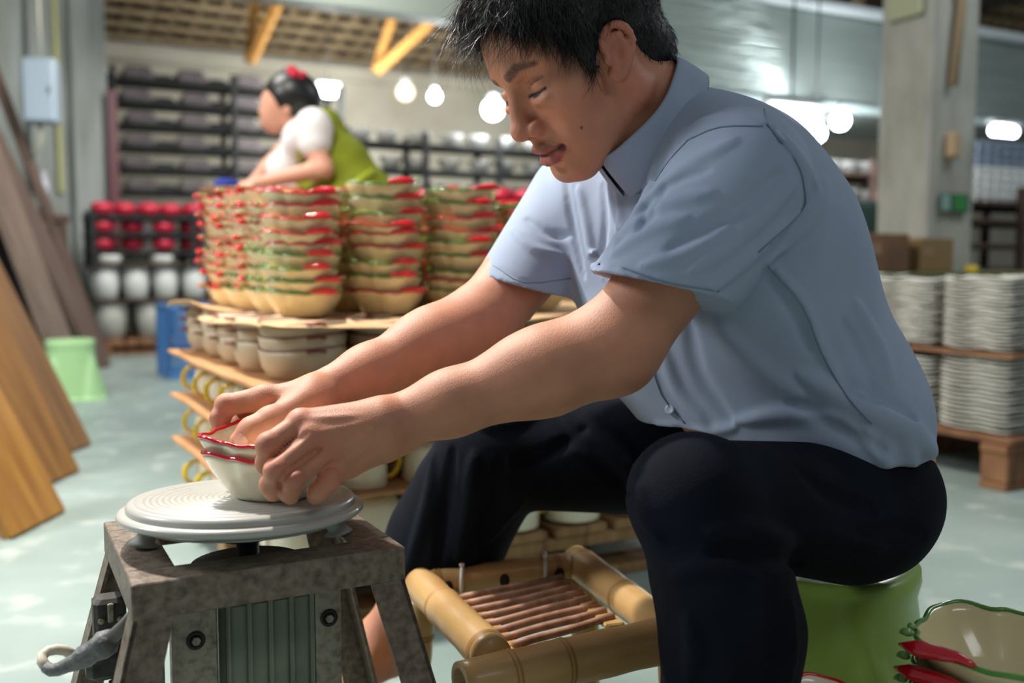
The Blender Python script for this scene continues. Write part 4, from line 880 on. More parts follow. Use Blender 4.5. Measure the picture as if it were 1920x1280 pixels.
def head_sdf():
    S = SDF()
    he(S, -.014, 0, .05, .098, .076, .083)
    he(S, .04, 0, .055, .05, .062, .05, .02)
    he(S, .042, 0, -.008, .05, .061, .062, .02)
    he(S, .04, 0, -.055, .052, .05, .043, .02)
    he(S, .078, 0, -.083, .017, .024, .0155, .018)
    for g in (-1, 1):
        hc(S, (.0, g*.057, -.046), (.074, g*.022, -.084), .0155, .0115, .022)
        hc(S, (-.004, g*.058, -.0), (.0, g*.057, -.046), .016, .016, .02)
        he(S, .06, g*.043, -.006, .023, .021, .02, .02)
        he(S, .055, g*.035, -.045, .027, .019, .028, .02)
    S.cap(H(-.022, 0, -.02), NECKB, .058, .066, .02)
    S.cap(H(.015, 0, -.06), P(1190, 262, 1.19), .044, .056, .02)
    for g in (-1, 1): he(S, .096, g*.032, .021, .013, .019, .0115, .014, 's')
    hc(S, (.083, -.012, .044), (.083, .012, .044), .011, .011, .012)
    for g in (-1, 1):
        hc(S, (.083, g*.014, .042), (.068, g*.047, .043), .011, .0085, .012)
        he(S, .0735, g*.032, .0195, .0135, .0165, .0135, .006)
        hc(S, (.0895, g*.018, .0255), (.0775, g*.045, .0245), .0028, .0022, .006, 's')
        hc(S, (.0885, g*.017, .0105), (.0765, g*.044, .0125), .0019, .0014, .0025, 's')
        he(S, .084, g*.034, .0035, .008, .014, .005, .008)
    hc(S, (.087, 0, .03), (.106, 0, -.011), .0072, .0095, .011)
    he(S, .1075, 0, -.017, .0125, .0125, .0105, .007)
    for g in (-1, 1):
        he(S, .0975, g*.0135, -.021, .0115, .0078, .009, .004)
    he(S, .097, 0, -.024, .01, .01, .006, .006)
    for g in (-1, 1): he(S, .1035, g*.0065, -.0295, .0055, .0036, .0045, .003, 's')
    he(S, .078, 0, -.047, .021, .028, .021, .014)
    hc(S, (.0985, 0, -.031), (.1, 0, -.042), .004, .0045, .007)
    for g in (-1, 1):
        S.chain([H(.1, 0, -.0445), H(.1, g*.008, -.0435), H(.091, g*.021, -.0505)], [.0052*HSC, .0052*HSC, .0022*HSC], .003)
        S.chain([H(.0975, 0, -.0605), H(.0965, g*.009, -.0597), H(.0895, g*.02, -.054)], [.0072*HSC, .0066*HSC, .0024*HSC], .003)
        S.chain([H(.108, 0, -.0522), H(.104, g*.01, -.0517), H(.0925, g*.0235, -.0512)], [.0021, .0019, .0012], .0015, 's')
        he(S, .089, g*.0255, -.0515, .004, .0035, .004, .004, 's')
    hc(S, (.098, -.008, -.0725), (.098, .008, -.0725), .0045, .0045, .008, 's')
    for g in (-1, 1):  # ears
        e = lambda f, o, u: H(.002+(f+.008)*.8-(u-.004)*.22, g*(.0665+o*.9), .003+(f+.008)*.22+(u-.004)*.8)
        he(S, .003, g*.072, .003, .0135, .0055, .0215, .006, R=Rf(.3))
        hp = smooth_line([e(.009, .004, .004), e(.011, .008, .02), e(.003, .012, .031), e(-.011, .015, .034), e(-.023, .017, .026), e(-.027, .017, .009), e(-.02, .014, -.008), e(-.012, .01, -.019), e(-.003, .006, -.028), e(.003, .003, -.022)], 2)
        S.chain(hp, [.003+.0008*min(1, i/6)+.0028*max(0, (i-12)/6) for i in range(len(hp))], .003)
        S.chain([e(-.002, .009, .022), e(-.012, .013, .02), e(-.018, .014, .006), e(-.012, .012, -.007)], [.003, .0035, .0035, .003], .004)
        S.ell(e(-.002, .013, .002), (.0068*HSC, .0055, .0105*HSC), Rf(.3), .003, 's')
        S.chain([e(-.02, .019, .018), e(-.0225, .019, .004), e(-.014, .019, -.01)], [.0022]*3, .003, 's')
        he(S, .018, g*.073, .0, .004, .004, .006, .004)
    return S
HEAD = head_sdf()
# ---------------- arms and hands
def rel(px, py, Y): return P(px, py, Y)
SH_N = P(1378, 345, 1.06); EL_N = P(1150, 655, 1.03); WR_N = P(722, 796, 1.005)
SH_F = P(1085, 375, 1.37); EL_F = P(898, 612, 1.25); WR_F = P(602, 738, 1.125)
def finger(pts, rs, k=.004):
    f = SDF(); f.chain(pts, rs, k)
    for i in range(1, len(pts)-1): f.ell(pts[i], (rs[i]*1.07,)*3, None, k)
    return f
def near_hand(S):
    k = P
    mcp = [k(564, 791, .975), k(585, 819, .965), k(614, 851, .968), k(642, 876, .978)]
    # metacarpals and palm
    for m, w0, r in zip(mcp, [k(712, 777, .992), k(715, 793, .984), k(716, 811, .984), k(716, 828, .992)], [.0125, .0125, .012, .0115]):
        S.cap(w0, m, .0165, r, .016)
    S.cap(k(700, 800, 1.015), k(610, 815, 1.0), .021, .014, .02)
    S.cap(k(690, 838, 1.0), k(655, 872, .995), .017, .013, .014)
    f1 = finger([mcp[0], k(503, 833, .947), k(500, 868, .953), k(510, 890, .966)], [.0108, .0108, .0096, .0084])
    f2 = finger([mcp[1], k(517, 881, .930), k(507, 908, .942), k(512, 924, .952)], [.0102, .0102, .0094, .0086])
    f3 = finger([mcp[2], k(549, 899, .932), k(542, 921, .945), k(545, 930, .952)], [.0098, .0100, .0094, .0085])
    f4 = finger([mcp[3], k(618, 900, .956), k(598, 921, .956), k(591, 929, .96)], [.0105, .0102, .0096, .0086])
    th = finger([k(680, 795, 1.03), k(630, 800, 1.06), k(590, 825, 1.085), k(565, 850, 1.09)], [.017, .0135, .011, .0085], .008)
    S.fan([f1, f2, f3, f4, th], .006, .0012)
    for m, r in zip(mcp, [.0112, .0112, .0102, .009]): S.ell(m+V((0, -.002, .001)), (r,)*3, None, .007)
    # tendons and veins on the back of the hand
    wr = [k(700, 775, .975), k(704, 790, .972), k(705, 808, .972), k(706, 826, .975)]
    for m, w0 in zip(mcp, wr): S.bump([w0+V((0, -.012, .004)), m+V((0, -.011, .003))], .0042, .0015)
    S.bump([k(690, 800, .966), k(655, 822, .957), k(640, 843, .955), k(650, 862, .96)], .0026, .0014)
    S.bump([k(676, 770, .978), k(640, 800, .963), k(625, 830, .957)], .0026, .0012)
    S.bump([k(700, 842, .975), k(672, 850, .963), k(655, 838, .958)], .0026, .0012)
    for q in ((503, 831, .938), (518, 866, .928), (551, 889, .931), (620, 897, .942)):
        for d in (-4, 4): S.bump([k(q[0]-9, q[1]+d-3, q[2]), k(q[0]+9, q[1]+d+5, q[2])], .0011, -.0006)
def far_hand(S):
    k = P
    mcp = [k(497, 746, 1.10), k(505, 752, 1.125), k(518, 762, 1.145), k(530, 775, 1.16)]
    for m, w0, r in zip(mcp, [k(585, 738, 1.105), k(585, 742, 1.12), k(587, 748, 1.135), k(588, 756, 1.145)], [.0135, .013, .0125, .012]):
        S.cap(w0, m, .0165, r, .016)
    S.cap(k(590, 755, 1.105), k(525, 775, 1.115), .02, .015, .02)
    S.cap(k(585, 755, 1.095), k(530, 790, 1.08), .019, .0165, .018)
    f1 = finger([mcp[0], k(425, 759, 1.10), k(413, 783, 1.095), k(412, 801, 1.09)], [.0142, .0118, .0102, .0086])
    f2 = finger([mcp[1], k(440, 772, 1.13), k(438, 795, 1.118), k(443, 808, 1.108)], [.0122, .0105, .0092, .008])
    f3 = finger([mcp[2], k(462, 788, 1.15), k(462, 806, 1.132), k(467, 820, 1.12)], [.0118, .01, .009, .008])
    f4 = finger([mcp[3], k(490, 800, 1.16), k(492, 815, 1.14), k(498, 828, 1.125)], [.0108, .0092, .0082, .0074])
    th = finger([k(572, 758, 1.085), k(508, 792, 1.057), k(474, 808, 1.045), k(450, 826, 1.042)], [.0185, .0152, .0132, .0108], .008)
    S.fan([f1, f2, f3, f4, th], .009, .0012)
    for q in ((424, 762, 1.088), (474, 806, 1.032)):
        for d in (-5, 0, 5): S.bump([k(q[0]-8+d, q[1]+8, q[2]), k(q[0]+8+d, q[1]-8, q[2])], .001, -.0006)
    S.bump([k(530, 745, 1.085), k(500, 757, 1.086), k(486, 780, 1.08)], .003, -.0016)
ARM = SDF()
def arm(S, sh, el, wr, near):
    S.cap(sh, el, .056, .043, .02)
    d = (wr-el)
    S.cap(el, el+d*.3, .0415, .0425, .03); S.cap(el+d*.3, el+d*.72, .0425, .0315, .02)
    S.cap(el+d*.72, wr, .0315, .026, .02)
    up = V((-.25, 0, 1))
    S.cap(el+d*.05+V((0, 0, .008)), el+d*.4+V((0, 0, .006)), .03, .03, .03)
arm(ARM, SH_N, EL_N, WR_N, True); arm(ARM, SH_F, EL_F, WR_F, False)
ARM.cap(P(742, 812, 1.005), P(712, 812, 1.0), .022, .02, .02)
ARM.ell(P(727, 850, .985), (.006,)*3, None, .012)
near_hand(ARM)
for px, w_, a_ in (([(580, 810), (548, 832), (508, 860), (496, 872)], .0025, -.0035), ([(604, 838), (570, 864), (534, 890), (526, 904), (525, 920)], .0028, -.0045), ([(628, 862), (606, 878), (580, 890)], .0022, -.0022),
                   ([(560, 775), (575, 800), (600, 826), (626, 854)], .010, .0012)):
    pts = [ARM.hit(x, y) for x, y in smooth_line(px, 3)]; pts = [q for q in pts if q is not None and q.y < 1.01]
    if len(pts) > 1: ARM.bump(pts, w_, a_)
far_hand(ARM)
# ---------------- feet and hidden legs
HIP_N = P(1588, 962, 1.11); KN_N = P(1298, 932, .95); AN_N = V((.215, .96, .085))
HIP_F = P(1490, 850, 1.36); KN_F = P(928, 848, 1.38); AN_F = P(712, 1196, 1.45)
LEG = SDF()
def leg(S, hip, kn, an, toe_dir):
    S.cap(hip, kn, .07, .05, .02); S.cap(kn, kn.lerp(an, .35), .04, .038, .02); S.cap(kn.lerp(an, .35), an, .038, .03, .02)
    t = V(toe_dir).normalized(); sd = V((0, 0, 1)).cross(t)
    a = V((an.x, an.y, an.z)); g = a.z-.062
    S.cap(a, a-t*.035+V((0, 0, -.035)), .031, .027, .02)
    S.ell(a+sd*.028, (.011,)*3, None, .012); S.ell(a-sd*.028, (.011,)*3, None, .012)
    S.cap(a+V((0, 0, -.01)), a+t*.09+V((0, 0, -.04)), .031, .021, .02)
    S.cap(a-t*.02+V((0, 0, -.045)), a+t*.1+V((0, 0, -.048)), .022, .018, .02)
    ts = []
    for i, (o, l, r) in enumerate(((-.026, .055, .0115), (-.009, .052, .009), (.004, .047, .0085), (.016, .04, .008), (.027, .03, .0078))):
        b = a+t*(.095-.006*i)+sd*o+V((0, 0, -.05)); ts.append(finger([b, b+t*l*.55+V((0, 0, .004)), b+t*l+V((0, 0, -.003))], [r+.002, r, r*.92]))
    S.fan(ts, .01, .001)
leg(LEG, HIP_N, KN_N, AN_N, (-.9, -.4, 0)); leg(LEG, HIP_F, KN_F, AN_F, (-.55, -.85, 0))
BODY = SDF()
for part in (HEAD, ARM, LEG): BODY.p += part.p
TS = V((.42, -.907, 0)); TU = (V((-.45, -.12, 1))).normalized(); TFd = TU.cross(TS).normalized()
TR = np.array([TFd, TS, TU]).T
TORSO = SDF()
TORSO.ell(P(1530, 850, 1.24), (.115, .16, .12), TR, .04); TORSO.ell(P(1430, 680, 1.23), (.12, .15, .15), TR, .05)
TORSO.ell(P(1360, 470, 1.21), (.115, .165, .15), TR, .05); TORSO.ell(P(1290, 350, 1.21), (.085, .15, .08), TR, .05)
def build_body():
    lo, hi = (-.36, .82, -.01), (.62, 1.62, 1.12)
    v, q = polygonize(BODY, lo, hi, .0021, 16, skip=lambda c: (c[0] > .27 and c[2] < .86 and c[1] < 1.3) or (c[2] < .36 and not (c[0] < -.06)) or (c[0] > -.02 and c[1] > 1.25 and c[2] < .60))
    v = relax(v, q, 2)
    v2, q2 = polygonize(TORSO, lo, hi, .009, 8); v3, q3 = polygonize(LEG, lo, hi, .006, 8)
    q2 = q2+len(v); q3 = q3+len(v)+len(v2)
    return np.concatenate([v, v2, v3]), np.concatenate([q, q2, q3]), len(v)
vb, qb, nb0 = build_body()
me = mesh_np('body', vb, qb)
# skin colour: lips, brows, lashes, painted lid-crease shade, beard shadow, nails, mole, reddish knuckles
hl = (vb-np.array(HO))@HR/HSC; f, s_, u = hl[:, 0], hl[:, 1], hl[:, 2]; sa = np.abs(s_)
col = np.tile(skin_c, (len(vb), 1)); inhead = (np.abs(hl) < .16).all(1)
def blend(c, wgt, rgb): wgt = (np.clip(wgt, 0, 1)*1.0)[:, None]; return c*(1-wgt)+np.array(srgb(*rgb)[:3])*wgt
sm = lambda x, a, b: np.clip((x-a)/(b-a), 0, 1)
def seg2(x, y, pts):
    m = np.full(len(x), 9.); 
    for (ax, ay), (bx, by) in zip(pts[:-1], pts[1:]):
        t = np.clip(((x-ax)*(bx-ax)+(y-ay)*(by-ay))/((bx-ax)**2+(by-ay)**2), 0, 1)
        m = np.minimum(m, np.hypot(x-ax-t*(bx-ax), y-ay-t*(by-ay)))
    return m
fr = inhead & (f > .04)
warm = inhead*np.exp(-((f-.06)**2/.0009+(sa-.045)**2/.0006+(u+.02)**2/.001)); col = blend(col, warm*.35, (200, 118, 98))
col = blend(col, inhead*np.exp(-((f-.108)**2/.0004+(s_)**2/.0003+(u+.018)**2/.0004))*.4, (196, 112, 96))
col = blend(col, inhead*(sa > .068)*(f < .02)*.35, (205, 110, 95))
lu = seg2(sa, u, [(0, -.0458), (.008, -.0458), (.021, -.0508)]); ll = seg2(sa, u, [(0, -.0602), (.009, -.0595), (.019, -.0542)])
col = blend(col, fr*np.maximum(1-sm(lu, .0038, .0052), 1-sm(ll, .0062, .0078))*.85, (168, 88, 84))
mo = seg2(sa, u, [(0, -.0522), (.01, -.0517), (.0235, -.0512)]); col = blend(col, fr*(f < .104)*(1-sm(mo, .0009, .0018)), (70, 30, 28))
nz = np.sin(f*2600+u*3100)*np.sin(sa*2900-u*1700)*.5+.5
bw = seg2(sa, u, [(.014, .0385), (.03, .0445), (.048, .040)]); bt = .0034-.09*np.clip(sa-.028, 0, 1)
col = blend(col, fr*(1-sm(bw, bt, bt+.003))*(.58+.3*nz), (38, 28, 26))
la = seg2(sa, u, [(.0165, .0105), (.03, .0112), (.045, .0125)]); col = blend(col, fr*(f > .06)*(1-sm(la, .0010, .0022)), (24, 16, 15))
ib = np.hypot((sa-.0305)/.0105, (u-.0102)/.0026); col = blend(col, fr*(f > .06)*(1-sm(ib, .7, 1.05)), (30, 20, 18))
il = seg2(sa, u, [(.018, .0245), (.03, .0262), (.044, .0245)]); col = blend(col, fr*(f > .06)*(1-sm(il, .0004, .0016))*.5, (110, 62, 50))  # shading of the eyelid crease, painted into the skin tint
must = seg2(sa, u, [(.004, -.039), (.02, -.043), (.027, -.055)]); col = blend(col, fr*(1-sm(must, .003, .008))*(.16+.3*nz), (70, 50, 46))
col = blend(col, fr*np.exp(-((u+.085)**2/.0001+sa**2/.0003))*.22*(.5+nz), (70, 50, 46))
mole = np.linalg.norm(vb-np.array(HEAD.hit(1090, 239)), axis=1); col = blend(col, (1-sm(mole, .0012, .0022)), (48, 26, 22))
for (x, y) in ((503, 831), (518, 866), (551, 889), (612, 903), (566, 787), (597, 822), (622, 850), (424, 762), (413, 784)):
    q = ARM.hit(x, y)
    if q: dd = np.linalg.norm(vb-np.array(q), axis=1); col = blend(col, np.exp(-(dd/.011)**2)*.38, (196, 100, 82))
for (x, y) in ((507, 890), (544, 925), (412, 797)):
    q = ARM.hit(x, y)
    if q: dd = np.linalg.norm(vb-np.array(q), axis=1); col = blend(col, np.exp(-(dd/.008)**2)*.3, (204, 120, 104))
set_tint(me, col)
man = empty('person', (HIP_N+HIP_F)/2, 'man in a blue grey short-sleeved shirt holding a bowl on the grey banding wheel', 'person')
def man_part(name, me, m): o = link(name, me, m, man); return local(o)
body = man_part('body', me, M_skin)
# thumb nail
def nail(px, py, px2, py2, w):
    a = ARM.hit(px, py); b = ARM.hit(px2, py2)
    if a is None or b is None: return None
    ax = (b-a); L = ax.length; ax.normalize(); nrm = (V((0, 0, CAMZ))-a).normalized(); nrm = (nrm-ax*nrm.dot(ax)).normalized(); sd = ax.cross(nrm)
    m = MB(); vs = []; fs = []
    for i in range(7):
        for j in range(7):
            x = (j/6*2-1); t = i/6; r = math.sqrt(max(0, 1-(2*t-1)**4))*w/2
            q = a+ax*(t*L)+sd*x*r; q = q+nrm*(.0006+.0022*(1-x*x))-nrm*.0012; vs.append(q)
    for i in range(6):
        for j in range(6): k = i*7+j; fs.append((k, k+1, k+8, k+7))
    m.add(vs, fs, True); me = m.mesh('nail'); return me
M_nail = mat('finger_nail', (214, 160, 148), rough=.25)
nm = nail(441, 834, 460, 817, .0145)
if nm: man_part('finger_nail', nm, M_nail)
# ---------------- hair
HAIR = SDF()
he(HAIR, -.018, 0, .058, .108, .086, .088, .01)
he(HAIR, .03, 0, .09, .068, .07, .05, .02)
he(HAIR, .122, 0, -.012, .112, .12, .113, .006, 's')      # face opening
he(HAIR, .035, 0, -.05, .085, .12, .058, .006, 's')      # jaw and throat
for g in (-1, 1):
    he(HAIR, .002, g*.09, .002, .024, .03, .034, .006, 's')
    hc(HAIR, (.03, g*.0665, .05), (.034, g*.066, .0), .013, .005, .008)
he(HAIR, -.055, 0, -.02, .05, .062, .05, .02)
HAIR.cyl(H(-.03, 0, -.066), H(-.05, 0, -.22), .13, .01, 's')
HAIR.p.append(((lambda p: (.0022*np.sin(p[:, 0]*520+p[:, 2]*380)*np.sin(p[:, 1]*460+p[:, 2]*240))), np.array(HO), .2, 'b', 0))
vh, qh = polygonize(HAIR, HO-V((.2, .2, .2)), HO+V((.2, .2, .2)), .004, 10); vh = relax(vh, qh, 1)
def strands(verts, norms, n, flow, L, r, rng, wav=.004, lift=.003, seg=5):
    idx = rng.integers(0, len(verts), n); A = verts[idx]; N = norms[idx]; vs = []; fs = []
    D = flow(A, N); D += rng.normal(0, .16, D.shape); D /= np.linalg.norm(D, axis=1)[:, None]
    Ls = L(A)*rng.uniform(.6, 1.15, n); B = np.cross(D, N); B /= np.linalg.norm(B, axis=1)[:, None]+1e-9
    ph = rng.uniform(-1, 1, n); pts = []
    for k in range(seg+1):
        t = k/seg; pts.append(A+D*(Ls*t)[:, None]+B*(ph*wav*t*t*3)[:, None]+N*((lift*np.sin(t*2.4))-.001)[..., None]+np.array([0, 0, -1])*(Ls*t*t*.25)[:, None])
    V3 = np.zeros((n, seg+1, 3, 3))
    for k in range(seg+1):
        rr = r*(1-k/seg*.92)
        for j in range(3):
            a = 2*PI*j/3; V3[:, k, j] = pts[k]+B*(math.cos(a)*rr)+N*(math.sin(a)*rr)
    base = (np.arange(n)*(seg+1)*3)[:, None, None]; q = []
    for k in range(seg):
        for j in range(3): j2 = (j+1) % 3; q.append([k*3+j, k*3+j2, k*3+3+j2, k*3+3+j])
    q = (base+np.array(q)[None]).reshape(-1, 4); return V3.reshape(-1, 3), q
def vnormals(v, q):
    n = np.cross(v[q[:, 2]]-v[q[:, 0]], v[q[:, 3]]-v[q[:, 1]]); N = np.zeros_like(v)
    for k in range(4): np.add.at(N, q[:, k], n)
    return N/(np.linalg.norm(N, axis=1)[:, None]+1e-12)
nh = vnormals(vh, qh)
if ((vh-np.array(HO))*nh).sum() < 0: nh = -nh; qh = qh[:, ::-1]
rng = np.random.default_rng(3)
hf, hs_, hu = np.array(HF), np.array(HS), np.array(HU)
def flow(A, N):
    l = (A-np.array(HO))@HR/HSC
    g = hf[None]*(.35+6*np.clip(l[:, 0:1]+.03, -.05, .15))-hu[None]*np.clip(.5+6*(.09-l[:, 2:3]), .1, 1.6)+hs_[None]*l[:, 1:2]*6
    g = g-N*(g*N).sum(1)[:, None]*.85; return g/np.linalg.norm(g, axis=1)[:, None]
def hlen(A):
    l = (A-np.array(HO))@HR/HSC; return np.where(l[:, 0] > .03, .026, np.where(l[:, 2] < .03, .011, .02))
s1 = strands(vh, nh, 9000, flow, hlen, .00042, rng)
lf = (vh-np.array(HO))@HR/HSC
# fringe: wispy strands over the forehead
fm = (lf[:, 0] > .062) & (lf[:, 2] > .075); sel = vh[fm]; nsel = nh[fm]
def flow2(A, N):
    g = hf[None]*.95-hu[None]*.45+rng.normal(0, .3, A.shape); return g/np.linalg.norm(g, axis=1)[:, None]
s2 = strands(sel, nsel, 430, flow2, lambda A: np.full(len(A), .045), .00038, rng, .012, .006, 7)
tm = (lf[:, 0] > .02) & (lf[:, 1] > .045) & (lf[:, 2] > .04) & (lf[:, 2] < .1)
def flow3(A, N):
    g = hf[None]*.45-hu[None]*.95+hs_[None]*.05+rng.normal(0, .08, A.shape); return g/np.linalg.norm(g, axis=1)[:, None]
s3 = strands(vh[tm], nh[tm], 900, flow3, lambda A: np.full(len(A), .032), .00045, rng, .006, .003, 6)
ve, qe = [vh], [qh]; o = len(vh)
for a, b in (s1, s2, s3): ve.append(a); qe.append(b+o); o += len(a)
man_part('hair', mesh_np('hair', np.concatenate(ve), np.concatenate(qe)), M_hair)
# ---------------- shirt
SHIRT = SDF()
SHIRT.ell(P(1492, 785, 1.24), (.14, .18, .13), TR, .05)
SHIRT.ell(P(1415, 650, 1.235), (.14, .175, .16), TR, .06)
SHIRT.ell(P(1365, 475, 1.215), (.136, .185, .155), TR, .06)
SHIRT.ell(P(1300, 340, 1.22), (.1, .16, .088), TR, .05)
SHIRT.cap(P(1625, 850, 1.22), P(1580, 810, 1.14), .066, .072, .05)
SHIRT.cap(P(1285, 258, 1.2), P(1372, 318, 1.08), .06, .068, .03)
SHIRT.cap(P(1240, 290, 1.26), P(1100, 378, 1.36), .062, .07, .03)
SHIRT.cap(P(1130, 400, 1.3), P(1210, 620, 1.25), .07, .07, .06)
SHIRT.cap(P(1225, 640, 1.24), P(1290, 770, 1.22), .06, .05, .05)
# front flap over the lap
def sleeve(sh, cuff, r0, r1, body_dir):
    s = SDF(); s.cap(sh, cuff+(cuff-sh)*.35, r0, r1*1.0, .02); n = V(body_dir).normalized()
    s.cyl(cuff, cuff+n*.2, .2, .002, 's'); ax = (cuff-sh).normalized(); s.cyl(cuff-ax*.012, cuff+ax*.1, r1-.008, .003, 's'); return s
SL_N = sleeve(P(1390, 338, 1.06), P(1240, 540, 1.035), .073, .070, (-.22, -.05, -.97))
SL_N.ell(P(1330, 505, 1.04), (.035, .03, .035), None, .04)
SL_F = sleeve(P(1090, 385, 1.365), P(995, 535, 1.3), .074, .067, (-.25, .05, -.96))
SHIRT.grp(SL_N, .012); SHIRT.grp(SL_F, .012)
hx = [P(x, y, 1.1) for x, y in ((1200, 806), (1300, 826), (1440, 822), (1560, 850), (1650, 912), (1760, 925))]
def hem(p):
    x = p[:, 0]/p[:, 1]; z = (p[:, 2]-CAMZ)/p[:, 1]
    return z
def hemf(p):
    # hem height above the floor along the hip, with a lifted front and a drooping tail
    t = (p[:, 0]-.18)+.15*(p[:, 1]-1.1)
    zh = np.interp(t, [-.1, .0, .05, .14, .2, .27, .33, .4], [.475, .472, .47, .462, .452, .438, .405, .39])
    return (zh+.004*np.sin(t*55)-p[:, 2])*.8
BASE = SDF(); BASE.p = list(SHIRT.p); FAMP = 1.35
def fold(px, w, a):
    px = smooth_line(px, 3); pts = [BASE.hit(x, y) for x, y in px]; pts = [q for q in pts if q is not None]
    if len(pts) > 1: SHIRT.bump(pts, w*.8, a*FAMP)
F_ = [
 ([(1150, 478), (1215, 432), (1290, 408)], .009, .006), ([(1165, 440), (1240, 385), (1340, 360)], .009, .006),
 ([(1200, 389), (1277, 318), (1380, 262)], .009, .006), ([(1180, 415), (1250, 350), (1330, 318)], .006, -.004),
 ([(1290, 512), (1392, 440), (1490, 345)], .011, .006), ([(1250, 470), (1360, 410), (1470, 320)], .010, -.005),
 ([(1340, 540), (1420, 470), (1500, 400)], .009, .006), ([(1200, 500), (1290, 470), (1370, 420)], .008, .004),
 ([(1130, 520), (1240, 552), (1352, 566)], .0035, .0022), ([(1135, 497), (1245, 530), (1365, 545)], .0022, -.0016),
 ([(1440, 235), (1490, 300), (1508, 350), (1500, 405), (1412, 482)], .0045, -.0055),
 ([(1455, 240), (1510, 310), (1530, 360), (1515, 420)], .008, .005), ([(1548, 338), (1530, 400), (1440, 490)], .008, .007),
 ([(1440, 490), (1505, 565), (1540, 650), (1590, 740), (1640, 790)], .007, .004), ([(1430, 505), (1490, 580), (1520, 660)], .008, -.004),
 ([(1500, 700), (1600, 755), (1700, 800), (1752, 850)], .016, .010), ([(1480, 755), (1580, 800), (1660, 850)], .012, -.009),
 ([(1380, 790), (1480, 775), (1580, 790), (1640, 850)], .010, .008), ([(1560, 720), (1640, 742), (1715, 790)], .012, -.006),
 ([(1620, 800), (1650, 850), (1680, 900)], .009, .006), ([(1680, 780), (1705, 840), (1715, 905)], .010, .006),
 ([(1240, 640), (1270, 730), (1330, 800)], .010, .006), ([(1290, 600), (1310, 700), (1370, 790)], .012, -.005),
 ([(1340, 600), (1420, 690), (1500, 740)], .016, .005), ([(1600, 560), (1650, 650), (1672, 720)], .010, .005),
 ([(1580, 600), (1625, 690), (1640, 760)], .009, -.005), ([(1230, 795), (1300, 812), (1380, 800)], .008, .006),
 ([(1300, 230), (1370, 215), (1440, 235)], .005, .004), ([(1180, 330), (1210, 390), (1200, 440)], .007, -.006),
 ([(1150, 330), (1165, 400), (1150, 480)], .007, .005), ([(1130, 345), (1135, 420), (1125, 500)], .006, -.004),
 ([(1085, 350), (1100, 420), (1112, 500)], .007, .006), ([(1060, 330), (1072, 420), (1095, 520)], .006, -.006),
 ([(1230, 300), (1215, 360), (1180, 420)], .008, .007), ([(1250, 340), (1225, 400), (1190, 440)], .006, -.005),
 ([(960, 430), (1000, 465), (1060, 480)], .007, .004), ([(985, 410), (1030, 440), (1072, 440)], .006, -.004), ([(930, 500), (990, 530), (1080, 520)], .003, -.0015),
]
for px, w_, a_ in F_: fold(px, w_, a_)
SHIRT.fun(hemf, (0, 0, 0), 9, 'i', .004)
SHIRT.cap(NECKB+V((.02, 0, -.03)), P(1130, 130, 1.17), .066, .062, .006, 's')
SHIRT.cap(P(1185, 285, 1.19), P(1100, 200, 1.17), .041, .056, .006, 's')
vs_, qs_ = polygonize(SHIRT, (-.08, .88, .35), (.62, 1.5, 1.0), .0032, 14); vs_ = relax(vs_, qs_, 2)
shirt = man_part('shirt', mesh_np('shirt', vs_, qs_), M_shirt)
def seam(px, r=.0009, off=.0006, name='seam', m=None):
    pts = []
    px = [tuple(q) for q in smooth_line(px, 3)]
    for (x0, y0), (x1, y1) in zip(px[:-1], px[1:]):
        for t in np.linspace(0, 1, 4)[:-1]:
            q = SHIRT.hit(x0+(x1-x0)*t, y0+(y1-y0)*t)
            if q is not None and (not pts or (q-pts[-1]).length < .05): pts.append(q+(V((0, 0, CAMZ))-q).normalized()*off)
    if len(pts) > 2: b = MB(); b.tube(pts, r, 5); return b
for px in ([(1440, 235), (1492, 300), (1508, 350), (1502, 400), (1412, 482)], [(1290, 262), (1350, 238), (1440, 236)], [(1440, 236), (1432, 200)],
           [(1440, 500), (1505, 575), (1540, 660), (1590, 745), (1640, 800)], [(1165, 500), (1195, 511), (1250, 530), (1362, 548)],
           [(1214, 652), (1240, 740), (1290, 800)], [(925, 497), (985, 530), (1082, 520)], [(1290, 262), (1255, 300), (1225, 345)]):
    b = seam(px)
    if b: local(b.obj('seam', M_seam, man))
for (x, y) in ((1206, 664), (1257, 768)):
    q = SHIRT.hit(x, y)
    if q is not None:
        n = (V((0, 0, CAMZ))-q+V((-.5, 0, .2))).normalized(); rot = n.to_track_quat('Z', 'Y').to_matrix()
        b = MB(); b.lathe([(0, .002), (.0035, .002), (.0052, .0028), (.006, .0015), (.006, -.002), (0, -.002)], 16)
        b.v = [tuple(q+n*.001+rot@V(p)) for p in b.v]; local(b.obj('button', M_button, man))
